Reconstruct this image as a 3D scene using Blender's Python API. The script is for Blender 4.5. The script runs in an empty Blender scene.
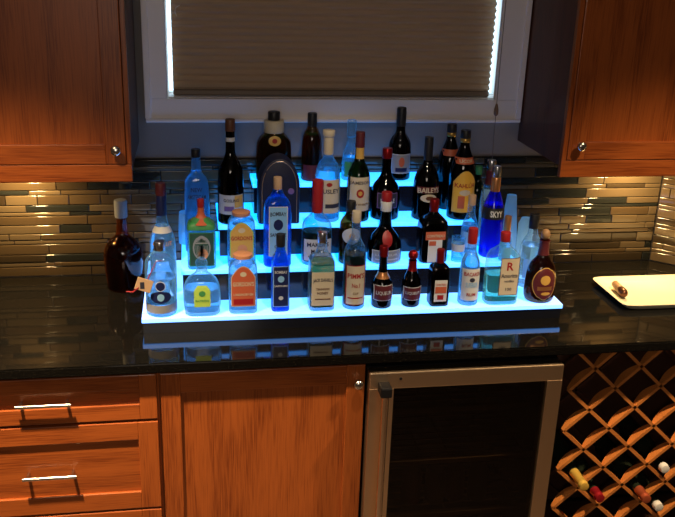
import bpy, bmesh, math, random
from mathutils import Vector, Matrix
random.seed(7)
PI = math.pi
sc = bpy.context.scene
C = sc.collection

# ---------------------------------------------------------------- camera
cam_d = bpy.data.cameras.new('camera')
cam = bpy.data.objects.new('camera', cam_d); C.objects.link(cam)
cam_d.sensor_fit = 'HORIZONTAL'; cam_d.sensor_width = 36.0
cam_d.lens = 874.338 / 675 * 36
cam_d.clip_start = 0.02
yaw, pitch, roll = 0.171415, -0.347674, 0.034041
cyw, syw, cp, sp = math.cos(yaw), math.sin(yaw), math.cos(pitch), math.sin(pitch)
F = Vector((syw*cp, cyw*cp, sp)); r0 = Vector((cyw, -syw, 0)); u0 = r0.cross(F)
r1 = math.cos(roll)*r0 + math.sin(roll)*u0
u1 = -math.sin(roll)*r0 + math.cos(roll)*u0
M3 = Matrix((r1, u1, -F)).transposed()
cam.matrix_world = Matrix.Translation((-0.20035, -2.86993, 2.00507)) @ M3.to_4x4()
sc.camera = cam

# ---------------------------------------------------------------- world, exposure
w = bpy.data.worlds.new('daylight'); sc.world = w; w.use_nodes = True
bg = w.node_tree.nodes['Background']
bg.inputs[0].default_value = (0.62, 0.86, 1.0, 1); bg.inputs[1].default_value = 3.2
sc.view_settings.view_transform = 'Standard'; sc.view_settings.look = 'None'
sc.view_settings.gamma = 1; sc.view_settings.exposure = 0.0
try: sc.view_settings.use_curve_mapping = False
except Exception: pass
sc.cycles.max_bounces = 14; sc.cycles.transparent_max_bounces = 32
sc.cycles.transmission_bounces = 12; sc.cycles.glossy_bounces = 5; sc.cycles.diffuse_bounces = 3
sc.cycles.caustics_reflective = False; sc.cycles.caustics_refractive = True
sc.cycles.sample_clamp_indirect = 3.0

# ---------------------------------------------------------------- room lights (ceiling downlights above the counter, an added fill light behind the camera)
def area(name, loc, size, power, col, rot=(0, 0, 0), shape='DISK', size_y=None, spread=PI):
    l = bpy.data.lights.new(name, 'AREA'); l.shape = shape; l.size = size
    if size_y: l.size_y = size_y
    l.energy = power; l.color = col; l.spread = spread
    o = bpy.data.objects.new(name, l); C.objects.link(o); o.location = loc; o.rotation_euler = rot
    return o
WARM = (1.0, 0.72, 0.42)
def spot(name, loc, power, col, size, blend, radius):
    l = bpy.data.lights.new(name, 'SPOT'); l.energy = power; l.color = col; l.spot_size = math.radians(size); l.spot_blend = blend; l.shadow_soft_size = radius
    o = bpy.data.objects.new(name, l); C.objects.link(o); o.location = loc; return o
spot('downlight_lamp', (-0.80, -1.20, 2.46), 480, WARM, 90, 1.0, 0.035)
k = spot('downlight_lamp', (0.25, -1.20, 2.46), 55, (1.0, 0.80, 0.58), 52, 1.0, 0.035)
k.rotation_euler = (Vector((0.28, -0.47, 1.0)) - k.location).to_track_quat('-Z', 'Y').to_euler()
spot('downlight_lamp', (1.30, -1.20, 2.46), 270, WARM, 94, 1.0, 0.035)
area('room_fill', (-0.3, -3.7, 2.2), 1.0, 16.5, (1.0, 0.86, 0.72), rot=(math.radians(84), 0, -0.1))  # added soft fill, stands in for general room light

# ---------------------------------------------------------------- helpers
def tag(o, label=None, cat=None, group=None, kind=None):
    if label: o['label'] = label
    if cat: o['category'] = cat
    if group: o['group'] = group
    if kind: o['kind'] = kind
    return o
def empty(name, loc=(0, 0, 0), rz=0.0):
    o = bpy.data.objects.new(name, None); C.objects.link(o); o.location = loc; o.rotation_euler = (0, 0, rz)
    o.empty_display_size = 0.05
    return o
def finish(name, bm, mats, parent=None, smooth=False, angle=35, recalc=True):
    if recalc: bmesh.ops.recalc_face_normals(bm, faces=bm.faces)
    me = bpy.data.meshes.new(name); bm.to_mesh(me); bm.free()
    if not isinstance(mats, (list, tuple)): mats = [mats]
    for m in mats: me.materials.append(m)
    if smooth:
        for p in me.polygons: p.use_smooth = True
        try: me.set_sharp_from_angle(angle=math.radians(angle))
        except Exception: pass
    o = bpy.data.objects.new(name, me); C.objects.link(o)
    if parent: o.parent = parent
    return o
def box(bm, a, b, bev=0.0, mi=0, seg=1):
    x0, y0, z0 = a; x1, y1, z1 = b
    vs = [bm.verts.new(p) for p in ((x0,y0,z0),(x1,y0,z0),(x1,y1,z0),(x0,y1,z0),(x0,y0,z1),(x1,y0,z1),(x1,y1,z1),(x0,y1,z1))]
    fs = [bm.faces.new([vs[i] for i in q]) for q in ((0,3,2,1),(4,5,6,7),(0,1,5,4),(1,2,6,5),(2,3,7,6),(3,0,4,7))]
    for f in fs: f.material_index = mi
    if bev > 0:
        es = set(e for f in fs for e in f.edges)
        r = bmesh.ops.bevel(bm, geom=list(es), offset=bev, segments=seg, affect='EDGES', profile=0.5)
        for f in r['faces']: f.material_index = mi
def prism(bm, pts, z0, z1, bev=0.0, mi=0):
    lo = [bm.verts.new((x, y, z0)) for x, y in pts]; hi = [bm.verts.new((x, y, z1)) for x, y in pts]
    n = len(pts); fs = [bm.faces.new(lo[::-1]), bm.faces.new(hi)]
    for i in range(n): fs.append(bm.faces.new((lo[i], lo[(i+1) % n], hi[(i+1) % n], hi[i])))
    for f in fs: f.material_index = mi
    if bev:
        es = set(e for f in fs for e in f.edges)
        bmesh.ops.bevel(bm, geom=list(es), offset=bev, segments=2, affect='EDGES')
def loft(bm, rings, cap0=True, cap1=True, mi=0):
    """rings: list of lists of points with equal count"""
    vv = [[bm.verts.new(p) for p in r] for r in rings]
    n = len(vv[0])
    for a, b in zip(vv, vv[1:]):
        for i in range(n):
            f = bm.faces.new((a[i], a[(i+1) % n], b[(i+1) % n], b[i])); f.material_index = mi
    if cap0: bm.faces.new(vv[0][::-1]).material_index = mi
    if cap1: bm.faces.new(vv[-1]).material_index = mi
def ring(rx, ry, z, n=2.0, seg=32, cx=0, cy=0):
    out = []
    for i in range(seg):
        t = 2*PI*i/seg; c, s = math.cos(t), math.sin(t)
        k = (abs(c)**n + abs(s)**n) ** (-1.0/n)
        out.append((cx + rx*k*c, cy + ry*k*s, z))
    return out
def lathe(bm, prof, seg=24, cx=0, cy=0, dr=1.0, n=2.0, mi=0):
    loft(bm, [ring(max(r, 1e-4), max(r, 1e-4)*dr, z, n, seg, cx, cy) for z, r in prof], mi=mi)
def tube(bm, pts, r, seg=10, mi=0):
    pts = [Vector(p) for p in pts]; rings = []
    for i, p in enumerate(pts):
        d = (pts[min(i+1, len(pts)-1)] - pts[max(i-1, 0)]).normalized()
        a = Vector((0, 0, 1)) if abs(d.z) < 0.9 else Vector((1, 0, 0))
        s = d.cross(a).normalized(); t = s.cross(d)
        rings.append([tuple(p + r*(math.cos(2*PI*k/seg)*s + math.sin(2*PI*k/seg)*t)) for k in range(seg)])
    loft(bm, rings, mi=mi)
def nn(nt, typ, **kw):
    n = nt.nodes.new(typ)
    for k, v in kw.items(): setattr(n, k, v)
    return n
def mat(name, col=(0.5,0.5,0.5), rough=0.5, metal=0.0, trans=0.0, ior=1.45, emit=None, es=0.0, spec=0.5, coat=0.0):
    m = bpy.data.materials.new(name); m.use_nodes = True
    b = m.node_tree.nodes['Principled BSDF']
    b.inputs['Base Color'].default_value = (*col, 1); b.inputs['Roughness'].default_value = rough
    b.inputs['Metallic'].default_value = metal; b.inputs['Transmission Weight'].default_value = trans
    b.inputs['IOR'].default_value = ior; b.inputs['Specular IOR Level'].default_value = spec
    b.inputs['Coat Weight'].default_value = coat; b.inputs['Coat Roughness'].default_value = 0.08
    if emit: b.inputs['Emission Color'].default_value = (*emit, 1); b.inputs['Emission Strength'].default_value = es
    return m
def ramp(nt, stops):
    r = nn(nt, 'ShaderNodeValToRGB'); e = r.color_ramp.elements
    while len(e) < len(stops): e.new(0.5)
    for el, (p, c) in zip(e, stops): el.position = p; el.color = (*c, 1)
    return r
def wood(name, base, dark, axis='Z', rough=0.38, scale=1.0, seed=0.0):
    m = mat(name, base, rough, coat=0.25); nt = m.node_tree; b = nt.nodes['Principled BSDF']
    tc = nn(nt, 'ShaderNodeTexCoord'); mp = nn(nt, 'ShaderNodeMapping')
    s = {'Z': (7, 7, 0.9), 'X': (0.9, 7, 7)}[axis]
    mp.inputs['Scale'].default_value = [v*scale for v in s]; mp.inputs['Location'].default_value = (seed, seed*1.7, seed*0.6)
    nt.links.new(tc.outputs['Object'], mp.inputs['Vector'])
    n1 = nn(nt, 'ShaderNodeTexNoise'); n1.inputs['Scale'].default_value = 1.0; n1.inputs['Detail'].default_value = 1.5; n1.inputs['Distortion'].default_value = 0.4
    nt.links.new(mp.outputs[0], n1.inputs['Vector'])
    # cathedral grain: contour lines of a slow noise
    mu = nn(nt, 'ShaderNodeMath', operation='MULTIPLY'); mu.inputs[1].default_value = 26
    sn = nn(nt, 'ShaderNodeMath', operation='SINE')
    nt.links.new(n1.outputs['Fac'], mu.inputs[0]); nt.links.new(mu.outputs[0], sn.inputs[0])
    mp2 = nn(nt, 'ShaderNodeMapping'); s2 = {'Z': (300, 300, 10), 'X': (10, 300, 300)}[axis]
    mp2.inputs['Scale'].default_value = s2
    nt.links.new(tc.outputs['Object'], mp2.inputs['Vector'])
    n2 = nn(nt, 'ShaderNodeTexNoise'); n2.inputs['Scale'].default_value = 1.0; n2.inputs['Detail'].default_value = 3
    nt.links.new(mp2.outputs[0], n2.inputs['Vector'])
    a = nn(nt, 'ShaderNodeMath', operation='MULTIPLY_ADD'); a.inputs[1].default_value = 0.10; a.inputs[2].default_value = 0.0
    nt.links.new(sn.outputs[0], a.inputs[0])
    ad = nn(nt, 'ShaderNodeMath', operation='ADD'); nt.links.new(a.outputs[0], ad.inputs[0]); nt.links.new(n2.outputs['Fac'], ad.inputs[1])
    rp = ramp(nt, [(0.24, dark), (0.54, base), (0.80, tuple(min(1, c*1.15) for c in base))])
    nt.links.new(ad.outputs[0], rp.inputs[0]); nt.links.new(rp.outputs[0], b.inputs['Base Color'])
    return m
def glass(name, tint, gloss=0.04, haze=0.06, hcol=(0.9, 0.95, 1.0)):
    """thin-walled bottle glass: clear with a tint, fresnel gloss, a little scattering in the glass body"""
    m = bpy.data.materials.new(name); m.use_nodes = True; nt = m.node_tree; nt.nodes.clear()
    out = nn(nt, 'ShaderNodeOutputMaterial')
    tr = nn(nt, 'ShaderNodeBsdfTransparent'); tr.inputs[0].default_value = (*tint, 1)
    gl = nn(nt, 'ShaderNodeBsdfGlossy'); gl.inputs['Roughness'].default_value = gloss
    df = nn(nt, 'ShaderNodeBsdfTranslucent'); df.inputs[0].default_value = (*hcol, 1)
    m1 = nn(nt, 'ShaderNodeMixShader'); m1.inputs[0].default_value = haze
    nt.links.new(tr.outputs[0], m1.inputs[1]); nt.links.new(df.outputs[0], m1.inputs[2])
    lw = nn(nt, 'ShaderNodeLayerWeight'); lw.inputs[0].default_value = 0.5
    pw = nn(nt, 'ShaderNodeMath', operation='POWER'); pw.inputs[1].default_value = 4.0; nt.links.new(lw.outputs['Facing'], pw.inputs[0])
    fr = nn(nt, 'ShaderNodeMath', operation='MULTIPLY_ADD'); fr.inputs[1].default_value = 0.7; fr.inputs[2].default_value = 0.045; nt.links.new(pw.outputs[0], fr.inputs[0])
    if haze > 0:      # light scattered in the glass grows with the thickness seen edge-on
        p2 = nn(nt, 'ShaderNodeMath', operation='POWER'); p2.inputs[1].default_value = 2.0; nt.links.new(lw.outputs['Facing'], p2.inputs[0])
        h2 = nn(nt, 'ShaderNodeMath', operation='MULTIPLY_ADD'); h2.inputs[1].default_value = min(0.9, haze*4) - haze; h2.inputs[2].default_value = haze
        nt.links.new(p2.outputs[0], h2.inputs[0]); nt.links.new(h2.outputs[0], m1.inputs[0])
    m2 = nn(nt, 'ShaderNodeMixShader')
    nt.links.new(fr.outputs[0], m2.inputs[0]); nt.links.new(m1.outputs[0], m2.inputs[1]); nt.links.new(gl.outputs[0], m2.inputs[2])
    nt.links.new(m2.outputs[0], out.inputs[0])
    return m

# ---------------------------------------------------------------- materials
OAK_B, OAK_D = (0.38, 0.092, 0.017), (0.20, 0.040, 0.007)
M = {}
M['oak_v'] = wood('oak_vertical', OAK_B, OAK_D, 'Z')
M['oak_v2'] = wood('oak_vertical_panel', OAK_B, OAK_D, 'Z', seed=3.3)
M['oak_h'] = wood('oak_horizontal', OAK_B, OAK_D, 'X')
M['oak_shade'] = wood('oak_shaded_side', (0.11, 0.030, 0.012), (0.06, 0.018, 0.008), 'Z', rough=0.6)  # oak colour darkened to carry the shade on the cabinet sides
M['rackwood'] = wood('rack_wood', (0.58, 0.20, 0.045), (0.45, 0.14, 0.03), 'X')
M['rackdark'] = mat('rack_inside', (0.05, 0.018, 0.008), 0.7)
M['wall'] = mat('wall_paint', (0.21, 0.185, 0.165), 0.75)
M['room'] = mat('room_paint', (0.30, 0.29, 0.28), 0.8)
M['floor'] = mat('floor_wood', (0.05, 0.03, 0.02), 0.5)
M['trim'] = mat('trim_white', (0.88, 0.80, 0.76), 0.45)
M['nickel'] = mat('brushed_nickel', (0.72, 0.66, 0.58), 0.24, 1.0)
M['black'] = mat('black_plastic', (0.008, 0.008, 0.009), 0.5, spec=0.3)
M['acrylic_black'] = mat('black_acrylic', (0.008, 0.009, 0.014), 0.12)
M['grout'] = mat('grout', (0.016, 0.013, 0.010), 0.85)
M['tile_tan'] = mat('tile_tan', (0.100, 0.074, 0.042), 0.12, coat=0.5)
M['tile_gold'] = mat('tile_gold', (0.070, 0.048, 0.025), 0.10, coat=0.5)
M['tile_brown'] = mat('tile_brown', (0.036, 0.026, 0.015), 0.12, coat=0.5)
M['tile_slate'] = mat('tile_slate', (0.016, 0.018, 0.016), 0.10, coat=0.5)

def steel():
    m = mat('stainless_steel', (0.86, 0.64, 0.42), 0.36, 1.0); nt = m.node_tree; b = nt.nodes['Principled BSDF']
    tc = nn(nt, 'ShaderNodeTexCoord'); mp = nn(nt, 'ShaderNodeMapping'); mp.inputs['Scale'].default_value = (3, 400, 400)
    n = nn(nt, 'ShaderNodeTexNoise'); n.inputs['Scale'].default_value = 1
    nt.links.new(tc.outputs['Object'], mp.inputs[0]); nt.links.new(mp.outputs[0], n.inputs['Vector'])
    bp = nn(nt, 'ShaderNodeBump'); bp.inputs['Strength'].default_value = 0.05; bp.inputs['Distance'].default_value = 0.001
    nt.links.new(n.outputs['Fac'], bp.inputs['Height']); nt.links.new(bp.outputs[0], b.inputs['Normal'])
    return m
M['steel'] = steel()
def granite():
    m = mat('black_granite', (0.012, 0.012, 0.012), 0.055, spec=0.36); nt = m.node_tree; b = nt.nodes['Principled BSDF']
    tc = nn(nt, 'ShaderNodeTexCoord')
    n = nn(nt, 'ShaderNodeTexNoise'); n.inputs['Scale'].default_value = 260; n.inputs['Detail'].default_value = 3
    nt.links.new(tc.outputs['Object'], n.inputs['Vector'])
    rp = ramp(nt, [(0.48, (0.003, 0.003, 0.003)), (0.64, (0.010, 0.009, 0.007)), (0.78, (0.07, 0.055, 0.038))])
    nt.links.new(n.outputs['Fac'], rp.inputs[0]); nt.links.new(rp.outputs[0], b.inputs['Base Color'])
    n3 = nn(nt, 'ShaderNodeTexNoise'); n3.inputs['Scale'].default_value = 60
    nt.links.new(tc.outputs['Object'], n3.inputs['Vector'])
    bp = nn(nt, 'ShaderNodeBump'); bp.inputs['Strength'].default_value = 0.03; bp.inputs['Distance'].default_value = 0.0008
    nt.links.new(n3.outputs['Fac'], bp.inputs['Height']); nt.links.new(bp.outputs[0], b.inputs['Normal'])
    return m
M['granite'] = granite()

# ---------------------------------------------------------------- the room shell
def struct(name, bm, m, **k):
    return tag(finish(name, bm, m, **k), kind='structure')
WX0, WX1, WZ0, WZ1 = -0.277, 0.850, 1.516, 2.28   # window opening
XL, XR, YB, ZC = -2.3, 2.75, -4.2, 2.5
bm = bmesh.new()
box(bm, (XL, 0, 0), (WX0, 0.12, ZC)); box(bm, (WX1, 0, 0), (1.6, 0.12, ZC))
box(bm, (WX0, 0, 0), (WX1, 0.12, WZ0)); box(bm, (WX0, 0, WZ1), (WX1, 0.12, ZC))
struct('wall_back', bm, M['wall'])
AX, AY = 1.487, 0.0; BX, BY = 2.75, -1.137                     # the angled wall right of the counter
bm = bmesh.new(); prism(bm, [(AX, AY), (BX, BY), (BX+0.1, BY+0.1), (AX+0.1, AY+0.1)], 0, ZC); struct('wall_right', bm, M['wall'])
bm = bmesh.new(); box(bm, (XR, YB, 0), (XR+0.1, BY, ZC)); struct('wall_side', bm, M['room'])
bm = bmesh.new(); box(bm, (XL-0.1, YB, 0), (XL, 0.12, ZC)); struct('wall_left', bm, M['room'])
bm = bmesh.new(); box(bm, (XL-0.1, YB-0.1, 0), (XR+0.1, YB, ZC)); struct('wall_front', bm, M['room'])
bm = bmesh.new(); box(bm, (XL-0.1, YB-0.1, -0.05), (XR+0.1, 0.12, 0)); struct('floor', bm, M['floor'])
bm = bmesh.new(); box(bm, (XL-0.1, YB-0.1, ZC), (XR+0.1, 0.12, ZC+0.05)); struct('ceiling', bm, M['room'])

# backsplash of stacked glass and stone strips
def tiles(bm, x_len, tf, seed, zt=1.317):
    rnd = random.Random(seed)
    z = 0.9155; hs = [0.031, 0.013, 0.024, 0.034, 0.016, 0.027, 0.036, 0.015, 0.022, 0.030]; k = 0
    pal = [1, 1, 2, 2, 3, 1, 3, 4, 4, 1, 2]
    while z < zt - 0.008:
        h = min(hs[(k + seed) % len(hs)], zt - z); k += 1
        x = -rnd.random()*0.2
        last = 0
        while x < x_len:
            l = rnd.choice((0.10, 0.15, 0.20, 0.30)); a, b = max(x, 0), min(x + l, x_len)
            mi = rnd.choice(pal)
            if mi == 4 and last == 4: mi = 1
            last = mi
            if b - a > 0.006:
                t = bmesh.new(); d = 0.006 + rnd.choice((0, 0.0015))
                box(t, (a + 0.001, -d, z + 0.001), (b - 0.001, 0.0, z + h - 0.001), 0.0022, mi, 2)
                bmesh.ops.transform(t, matrix=tf, verts=t.verts)
                me = bpy.data.meshes.new('t'); t.to_mesh(me); t.free(); bm.from_mesh(me); bpy.data.meshes.remove(me)
            x += l
        z += h
def wn(o):
    for p in o.data.polygons: p.use_smooth = True
    m = o.modifiers.new('weighted', 'WEIGHTED_NORMAL'); m.keep_sharp = False; m.weight = 80
TM = [M['grout'], M['tile_tan'], M['tile_gold'], M['tile_brown'], M['tile_slate']]
bm = bmesh.new(); box(bm, (XL, -0.004, 0.915), (AX - 0.001, 0, 1.317))
tiles(bm, AX - 0.004 + 1.5, Matrix.Translation((-1.5, -0.003, 0)), 3)
wn(struct('trim_1', bm, TM, recalc=False))
bm = bmesh.new(); ang = math.atan2(BY - AY, BX - AX)
box(bm, (0.004, -0.004, 0.915), (1.0, 0, 1.317)); tm = Matrix.Translation((AX, AY, 0)) @ Matrix.Rotation(ang, 4, 'Z')
bmesh.ops.transform(bm, matrix=tm, verts=bm.verts)
tiles(bm, 1.0, tm @ Matrix.Translation((0.006, -0.003, 0)), 6)
wn(struct('trim_2', bm, TM, recalc=False))

# window
bm = bmesh.new()
def casing(bm, a, b): box(bm, a, b, 0.003, 0, 2)
casing(bm, (-0.340, -0.020, 1.4456), (0.907, -0.0005, WZ0)); casing(bm, (-0.340, -0.020, WZ1), (0.907, -0.0005, WZ1+0.07))
casing(bm, (-0.340, -0.021, WZ0), (WX0, -0.0005, WZ1)); casing(bm, (0.816, -0.021, WZ0), (0.907, -0.0005, WZ1))
box(bm, (-0.346, -0.028, 1.440), (0.913, -0.0005, 1.452), 0.002)
box(bm, (-0.348, -0.028, 1.452), (-0.328, -0.0005, 2.35), 0.002); box(bm, (0.895, -0.028, 1.452), (0.913, -0.0005, 2.35), 0.002)
box(bm, (WX0-0.001, 0.0, WZ0-0.001), (WX1+0.001, 0.119, WZ0+0.002)); box(bm, (WX1-0.002, 0.0, WZ0+0.002), (WX1+0.001, 0.119, WZ1)); box(bm, (WX0-0.001, 0.0, WZ0+0.002), (WX0+0.002, 0.119, WZ1))
struct('window_1', bm, M['trim'])
win = bpy.data.objects['window_1']
bm = bmesh.new(); t = 0.004
box(bm, (WX0, 0.075, WZ0), (WX0+t, 0.11, WZ1)); box(bm, (WX1-t, 0.075, WZ0), (WX1, 0.11, WZ1))
box(bm, (WX0+t, 0.075, WZ0), (WX1-t, 0.11, WZ0+t)); box(bm, (WX0+t, 0.075, WZ1-t), (WX1-t, 0.11, WZ1))
finish('window_sash', bm, mat('sash_white', (0.8, 0.8, 0.8), 0.5), win)
bm = bmesh.new(); box(bm, (WX0+t, 0.09, WZ0+t), (WX1-t, 0.094, WZ1-t))
finish('window_pane', bm, glass('window_glass', (0.96, 0.98, 1.0), 0.02, 0.0), win)

# pleated blind
def blind_mat():
    m = bpy.data.materials.new('pleated_fabric'); m.use_nodes = True; nt = m.node_tree; nt.nodes.clear()
    out = nn(nt, 'ShaderNodeOutputMaterial'); d = nn(nt, 'ShaderNodeBsdfDiffuse'); t = nn(nt, 'ShaderNodeBsdfTranslucent')
    d.inputs[0].default_value = (0.52, 0.41, 0.31, 1); t.inputs[0].default_value = (0.10, 0.065, 0.038, 1)
    a = nn(nt, 'ShaderNodeAddShader'); nt.links.new(d.outputs[0], a.inputs[0]); nt.links.new(t.outputs[0], a.inputs[1]); nt.links.new(a.outputs[0], out.inputs[0])
    return m
bl = empty('window_blind', (0.27, 0.035, WZ0)); tag(bl, 'brown pleated cellular blind pulled down over the window', 'blind')
bm = bmesh.new(); X0, X1 = -0.258 - 0.27, 0.811 - 0.27; p = 0.0215; n = int((WZ1 - WZ0 - 0.03) / p)
pr = []
for i in range(n + 1):
    z = 0.020 + i*p; pr += [(0.006, z), (-0.012, z + p*0.5)]
pr.append((0.004, 0.020 + (n+1)*p))
va = [bm.verts.new((X0, y, z)) for y, z in pr]; vb = [bm.verts.new((X1, y, z)) for y, z in pr]
for i in range(len(pr)-1): bm.faces.new((va[i], vb[i], vb[i+1], va[i+1]))
vc = [bm.verts.new((X0, 0.020 - y, z)) for y, z in pr]; vd = [bm.verts.new((X1, 0.020 - y, z)) for y, z in pr]
for i in range(len(pr)-1): bm.faces.new((vc[i], vc[i+1], vd[i+1], vd[i]))
finish('pleated_shade', bm, blind_mat(), bl)
bm = bmesh.new(); box(bm, (X0, -0.008, 0.003), (X1, 0.020, 0.021), 0.003); finish('bottom_rail', bm, mat('blind_rail', (0.20, 0.15, 0.11), 0.5), bl)
bm = bmesh.new(); box(bm, (X0, -0.01, 0.74), (X1, 0.025, 0.76)); finish('head_rail', bm, mat('blind_head', (0.20, 0.15, 0.11), 0.5), bl)
cm = mat('cord_beige', (0.20, 0.14, 0.10), 0.8)
bm = bmesh.new(); tube(bm, [(0.549, -0.063, 0.74), (0.549, -0.067, 0.1), (0.551, -0.067, -0.10), (0.553, -0.067, -0.235)], 0.0011, 6); finish('pull_cord', bm, cm, bl)
bm = bmesh.new(); lathe(bm, [(-0.052, 0.003), (-0.045, 0.008), (-0.030, 0.008), (-0.014, 0.004), (-0.010, 0.002)], 12, 0.5505, -0.067); finish('cord_tassel', bm, mat('tassel_wood', (0.20, 0.10, 0.05), 0.5), bl, smooth=True)
bm = bmesh.new(); tube(bm, [(-0.500, -0.010, 0.285), (-0.512, -0.013, 0.278), (-0.515, -0.014, 0.265), (-0.510, -0.012, 0.252)], 0.0014, 6); finish('lift_tab', bm, mat('tab_white', (0.8, 0.8, 0.8), 0.4), bl)

# ---------------------------------------------------------------- cabinets
def shaker(bm, x0, x1, z0, z1, yf, s, th=0.020, rec=0.009, vert=True, rt=None):
    """front: stiles and rails around a recessed flat panel; materials: 0 stiles, 1 rails, 2 panel"""
    rt = rt or s; b = 0.0022
    box(bm, (x0, yf, z0), (x0+s, yf+th, z1), b, 0, 2); box(bm, (x1-s, yf, z0), (x1, yf+th, z1), b, 0, 2)
    box(bm, (x0+s-0.0005, yf, z0), (x1-s+0.0005, yf+th, z0+s), b, 1, 2); box(bm, (x0+s-0.0005, yf, z1-rt), (x1-s+0.0005, yf+th, z1), b, 1, 2)
    box(bm, (x0+s-0.003, yf+rec, z0+s-0.003), (x1-s+0.003, yf+th-0.002, z1-rt+0.003), 0, 2)
def local(o, root):
    """keep world-space coordinates of a part whose thing sits at root.location"""
    o.data.transform(Matrix.Translation(-Vector(root.location))); return o
def knob(x, y, z, parent, root, name='knob'):
    bm = bmesh.new()
    lathe(bm, [(0, 0.0075), (0.003, 0.006), (0.012, 0.005), (0.017, 0.0125), (0.021, 0.0150), (0.026, 0.0135), (0.029, 0.007), (0.030, 0.001)], 24)
    bmesh.ops.rotate(bm, verts=bm.verts, matrix=Matrix.Rotation(PI/2, 3, 'X')); bmesh.ops.translate(bm, verts=bm.verts, vec=(x, y, z))
    return local(finish(name, bm, M['nickel'], parent, smooth=True, angle=50), root)
def bar_handle(x0, x1, y, z, parent, root):
    bm = bmesh.new(); yy = y - 0.030
    tube(bm, [(x0, yy, z), (x0+0.02, yy, z), (x1-0.02, yy, z), (x1, yy, z)], 0.0055, 12)
    for x in (x0+0.012, x1-0.012): tube(bm, [(x, y, z), (x, yy, z)], 0.0045, 10)
    o = local(finish('handle', bm, M['nickel'], parent, smooth=True, angle=50), root)
    return o
WM = [M['oak_v'], M['oak_h'], M['oak_v2']]; WMH = [M['oak_v'], M['oak_h'], M['oak_h']]
# upper left
YU = -0.3878
cb = empty('wall_cabinet', (-0.8, -0.19, 1.3414)); tag(cb, 'orange oak wall cabinet left of the window, over the lit tiles', 'cabinet', 'oak wall cabinets')
def upper(cb, x0, x1, dx0, dx1, kx, kz, dz0):
    bm = bmesh.new(); yb = -0.008
    box(bm, (x0, YU+0.020, 1.375), (x0+0.018, yb, 2.4)); box(bm, (x1-0.018, YU+0.020, 1.375), (x1, yb, 2.4))
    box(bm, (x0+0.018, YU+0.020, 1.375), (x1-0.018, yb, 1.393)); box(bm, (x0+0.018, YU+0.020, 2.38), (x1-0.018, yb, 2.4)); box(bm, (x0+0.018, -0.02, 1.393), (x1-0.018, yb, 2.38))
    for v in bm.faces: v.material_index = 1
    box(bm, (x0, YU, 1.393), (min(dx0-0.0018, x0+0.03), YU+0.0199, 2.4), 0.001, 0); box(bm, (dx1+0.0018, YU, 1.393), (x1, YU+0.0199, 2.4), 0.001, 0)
    local(finish('body', bm, [M['oak_v'], M['oak_shade']], cb), cb)
    bm = bmesh.new(); box(bm, (x0, YU, 1.3414), (x1, YU+0.0195, dz0 - 0.002), 0.002, 0, 2)
    local(finish('light_valance', bm, M['oak_h'], cb), cb)
    bm = bmesh.new(); shaker(bm, dx0, dx1, dz0, 2.38, YU-0.002, 0.056)
    d = local(finish('door', bm, WM, cb), cb)
    knob(kx, YU-0.002, kz, d, cb)
upper(cb, -1.25, -0.3715, -0.845, -0.3865, -0.413, 1.4367, 1.3935)
bm = bmesh.new(); shaker(bm, -1.217, -0.848, 1.3935, 2.38, YU-0.002, 0.056); d = local(finish('door', bm, WM, cb), cb); knob(-0.872, YU-0.002, 1.4367, d, cb)
cb = empty('wall_cabinet', (1.2, -0.19, 1.3414)); tag(cb, 'orange oak wall cabinet right of the window with a dark shaded side', 'cabinet', 'oak wall cabinets')
upper(cb, 0.917, 1.465, 0.9334, 1.450, 0.9677, 1.4429, 1.3965)
# lower
YL = -0.6664; YI = YL + 0.020
bm = bmesh.new()
prism(bm, [(-1.6, -0.6964), (2.2, -0.6964), (2.2, -0.645), (1.486, -0.0075), (-1.6, -0.0075)], 0.885, 0.915, 0.004)
ct = finish('countertop', bm, M['granite'], smooth=True, angle=30); tag(ct, 'polished black granite worktop running below the window', 'worktop')
dr = empty('drawer_cabinet', (-0.62, -0.34, 0)); tag(dr, 'oak base cabinet with three drawers and bar handles', 'cabinet')
bm = bmesh.new(); box(bm, (-0.935, YI, 0.10), (-0.3095, -0.01, 0.884)); box(bm, (-0.935, YI+0.06, 0.0), (-0.3095, -0.01, 0.10)); local(finish('body', bm, M['oak_v'], dr), dr)
for z0, z1, s, hz in ((0.7285, 0.868, 0.047, 0.797), (0.4350, 0.7200, 0.057, 0.569), (0.115, 0.4275, 0.057, 0.26)):
    bm = bmesh.new(); shaker(bm, -0.922, -0.3155, z0, z1, YL, 0.056, rt=s) if s != 0.047 else shaker(bm, -0.922, -0.3155, z0, z1, YL, 0.048, rt=0.046)
    d = local(finish('drawer', bm, WMH, dr), dr)
    bar_handle(-0.690, -0.545, YL + (0.009 if s != 0.047 else 0.009), hz, d, dr)
ce = empty('base_cabinet', (-0.01, -0.34, 0)); tag(ce, 'single door oak base cabinet between the drawers and the fridge', 'cabinet')
bm = bmesh.new(); box(bm, (-0.3085, YI, 0.10), (0.2765, -0.01, 0.884)); box(bm, (-0.3085, YI+0.06, 0.0), (0.2765, -0.01, 0.10)); local(finish('body', bm, M['oak_v'], ce), ce)
bm = bmesh.new(); shaker(bm, -0.3045, 0.2735, 0.115, 0.868, YL, 0.054, rt=0.062); d = local(finish('door', bm, WM, ce), ce); knob(0.252, YL, 0.815, d, ce)
dl = empty('drawer_cabinet', (-1.25, -0.34, 0)); 
bm = bmesh.new(); box(bm, (-1.6, YI, 0.10), (-0.936, -0.01, 0.884)); local(finish('body', bm, M['oak_v'], dl), dl)
bm = bmesh.new(); shaker(bm, -1.59, -0.938, 0.115, 0.868, YL, 0.054); local(finish('door', bm, WM, dl), dl)
dl.name = 'corner_cabinet'; tag(dl, 'oak base cabinet at the far left end below the worktop', 'cabinet')

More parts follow.
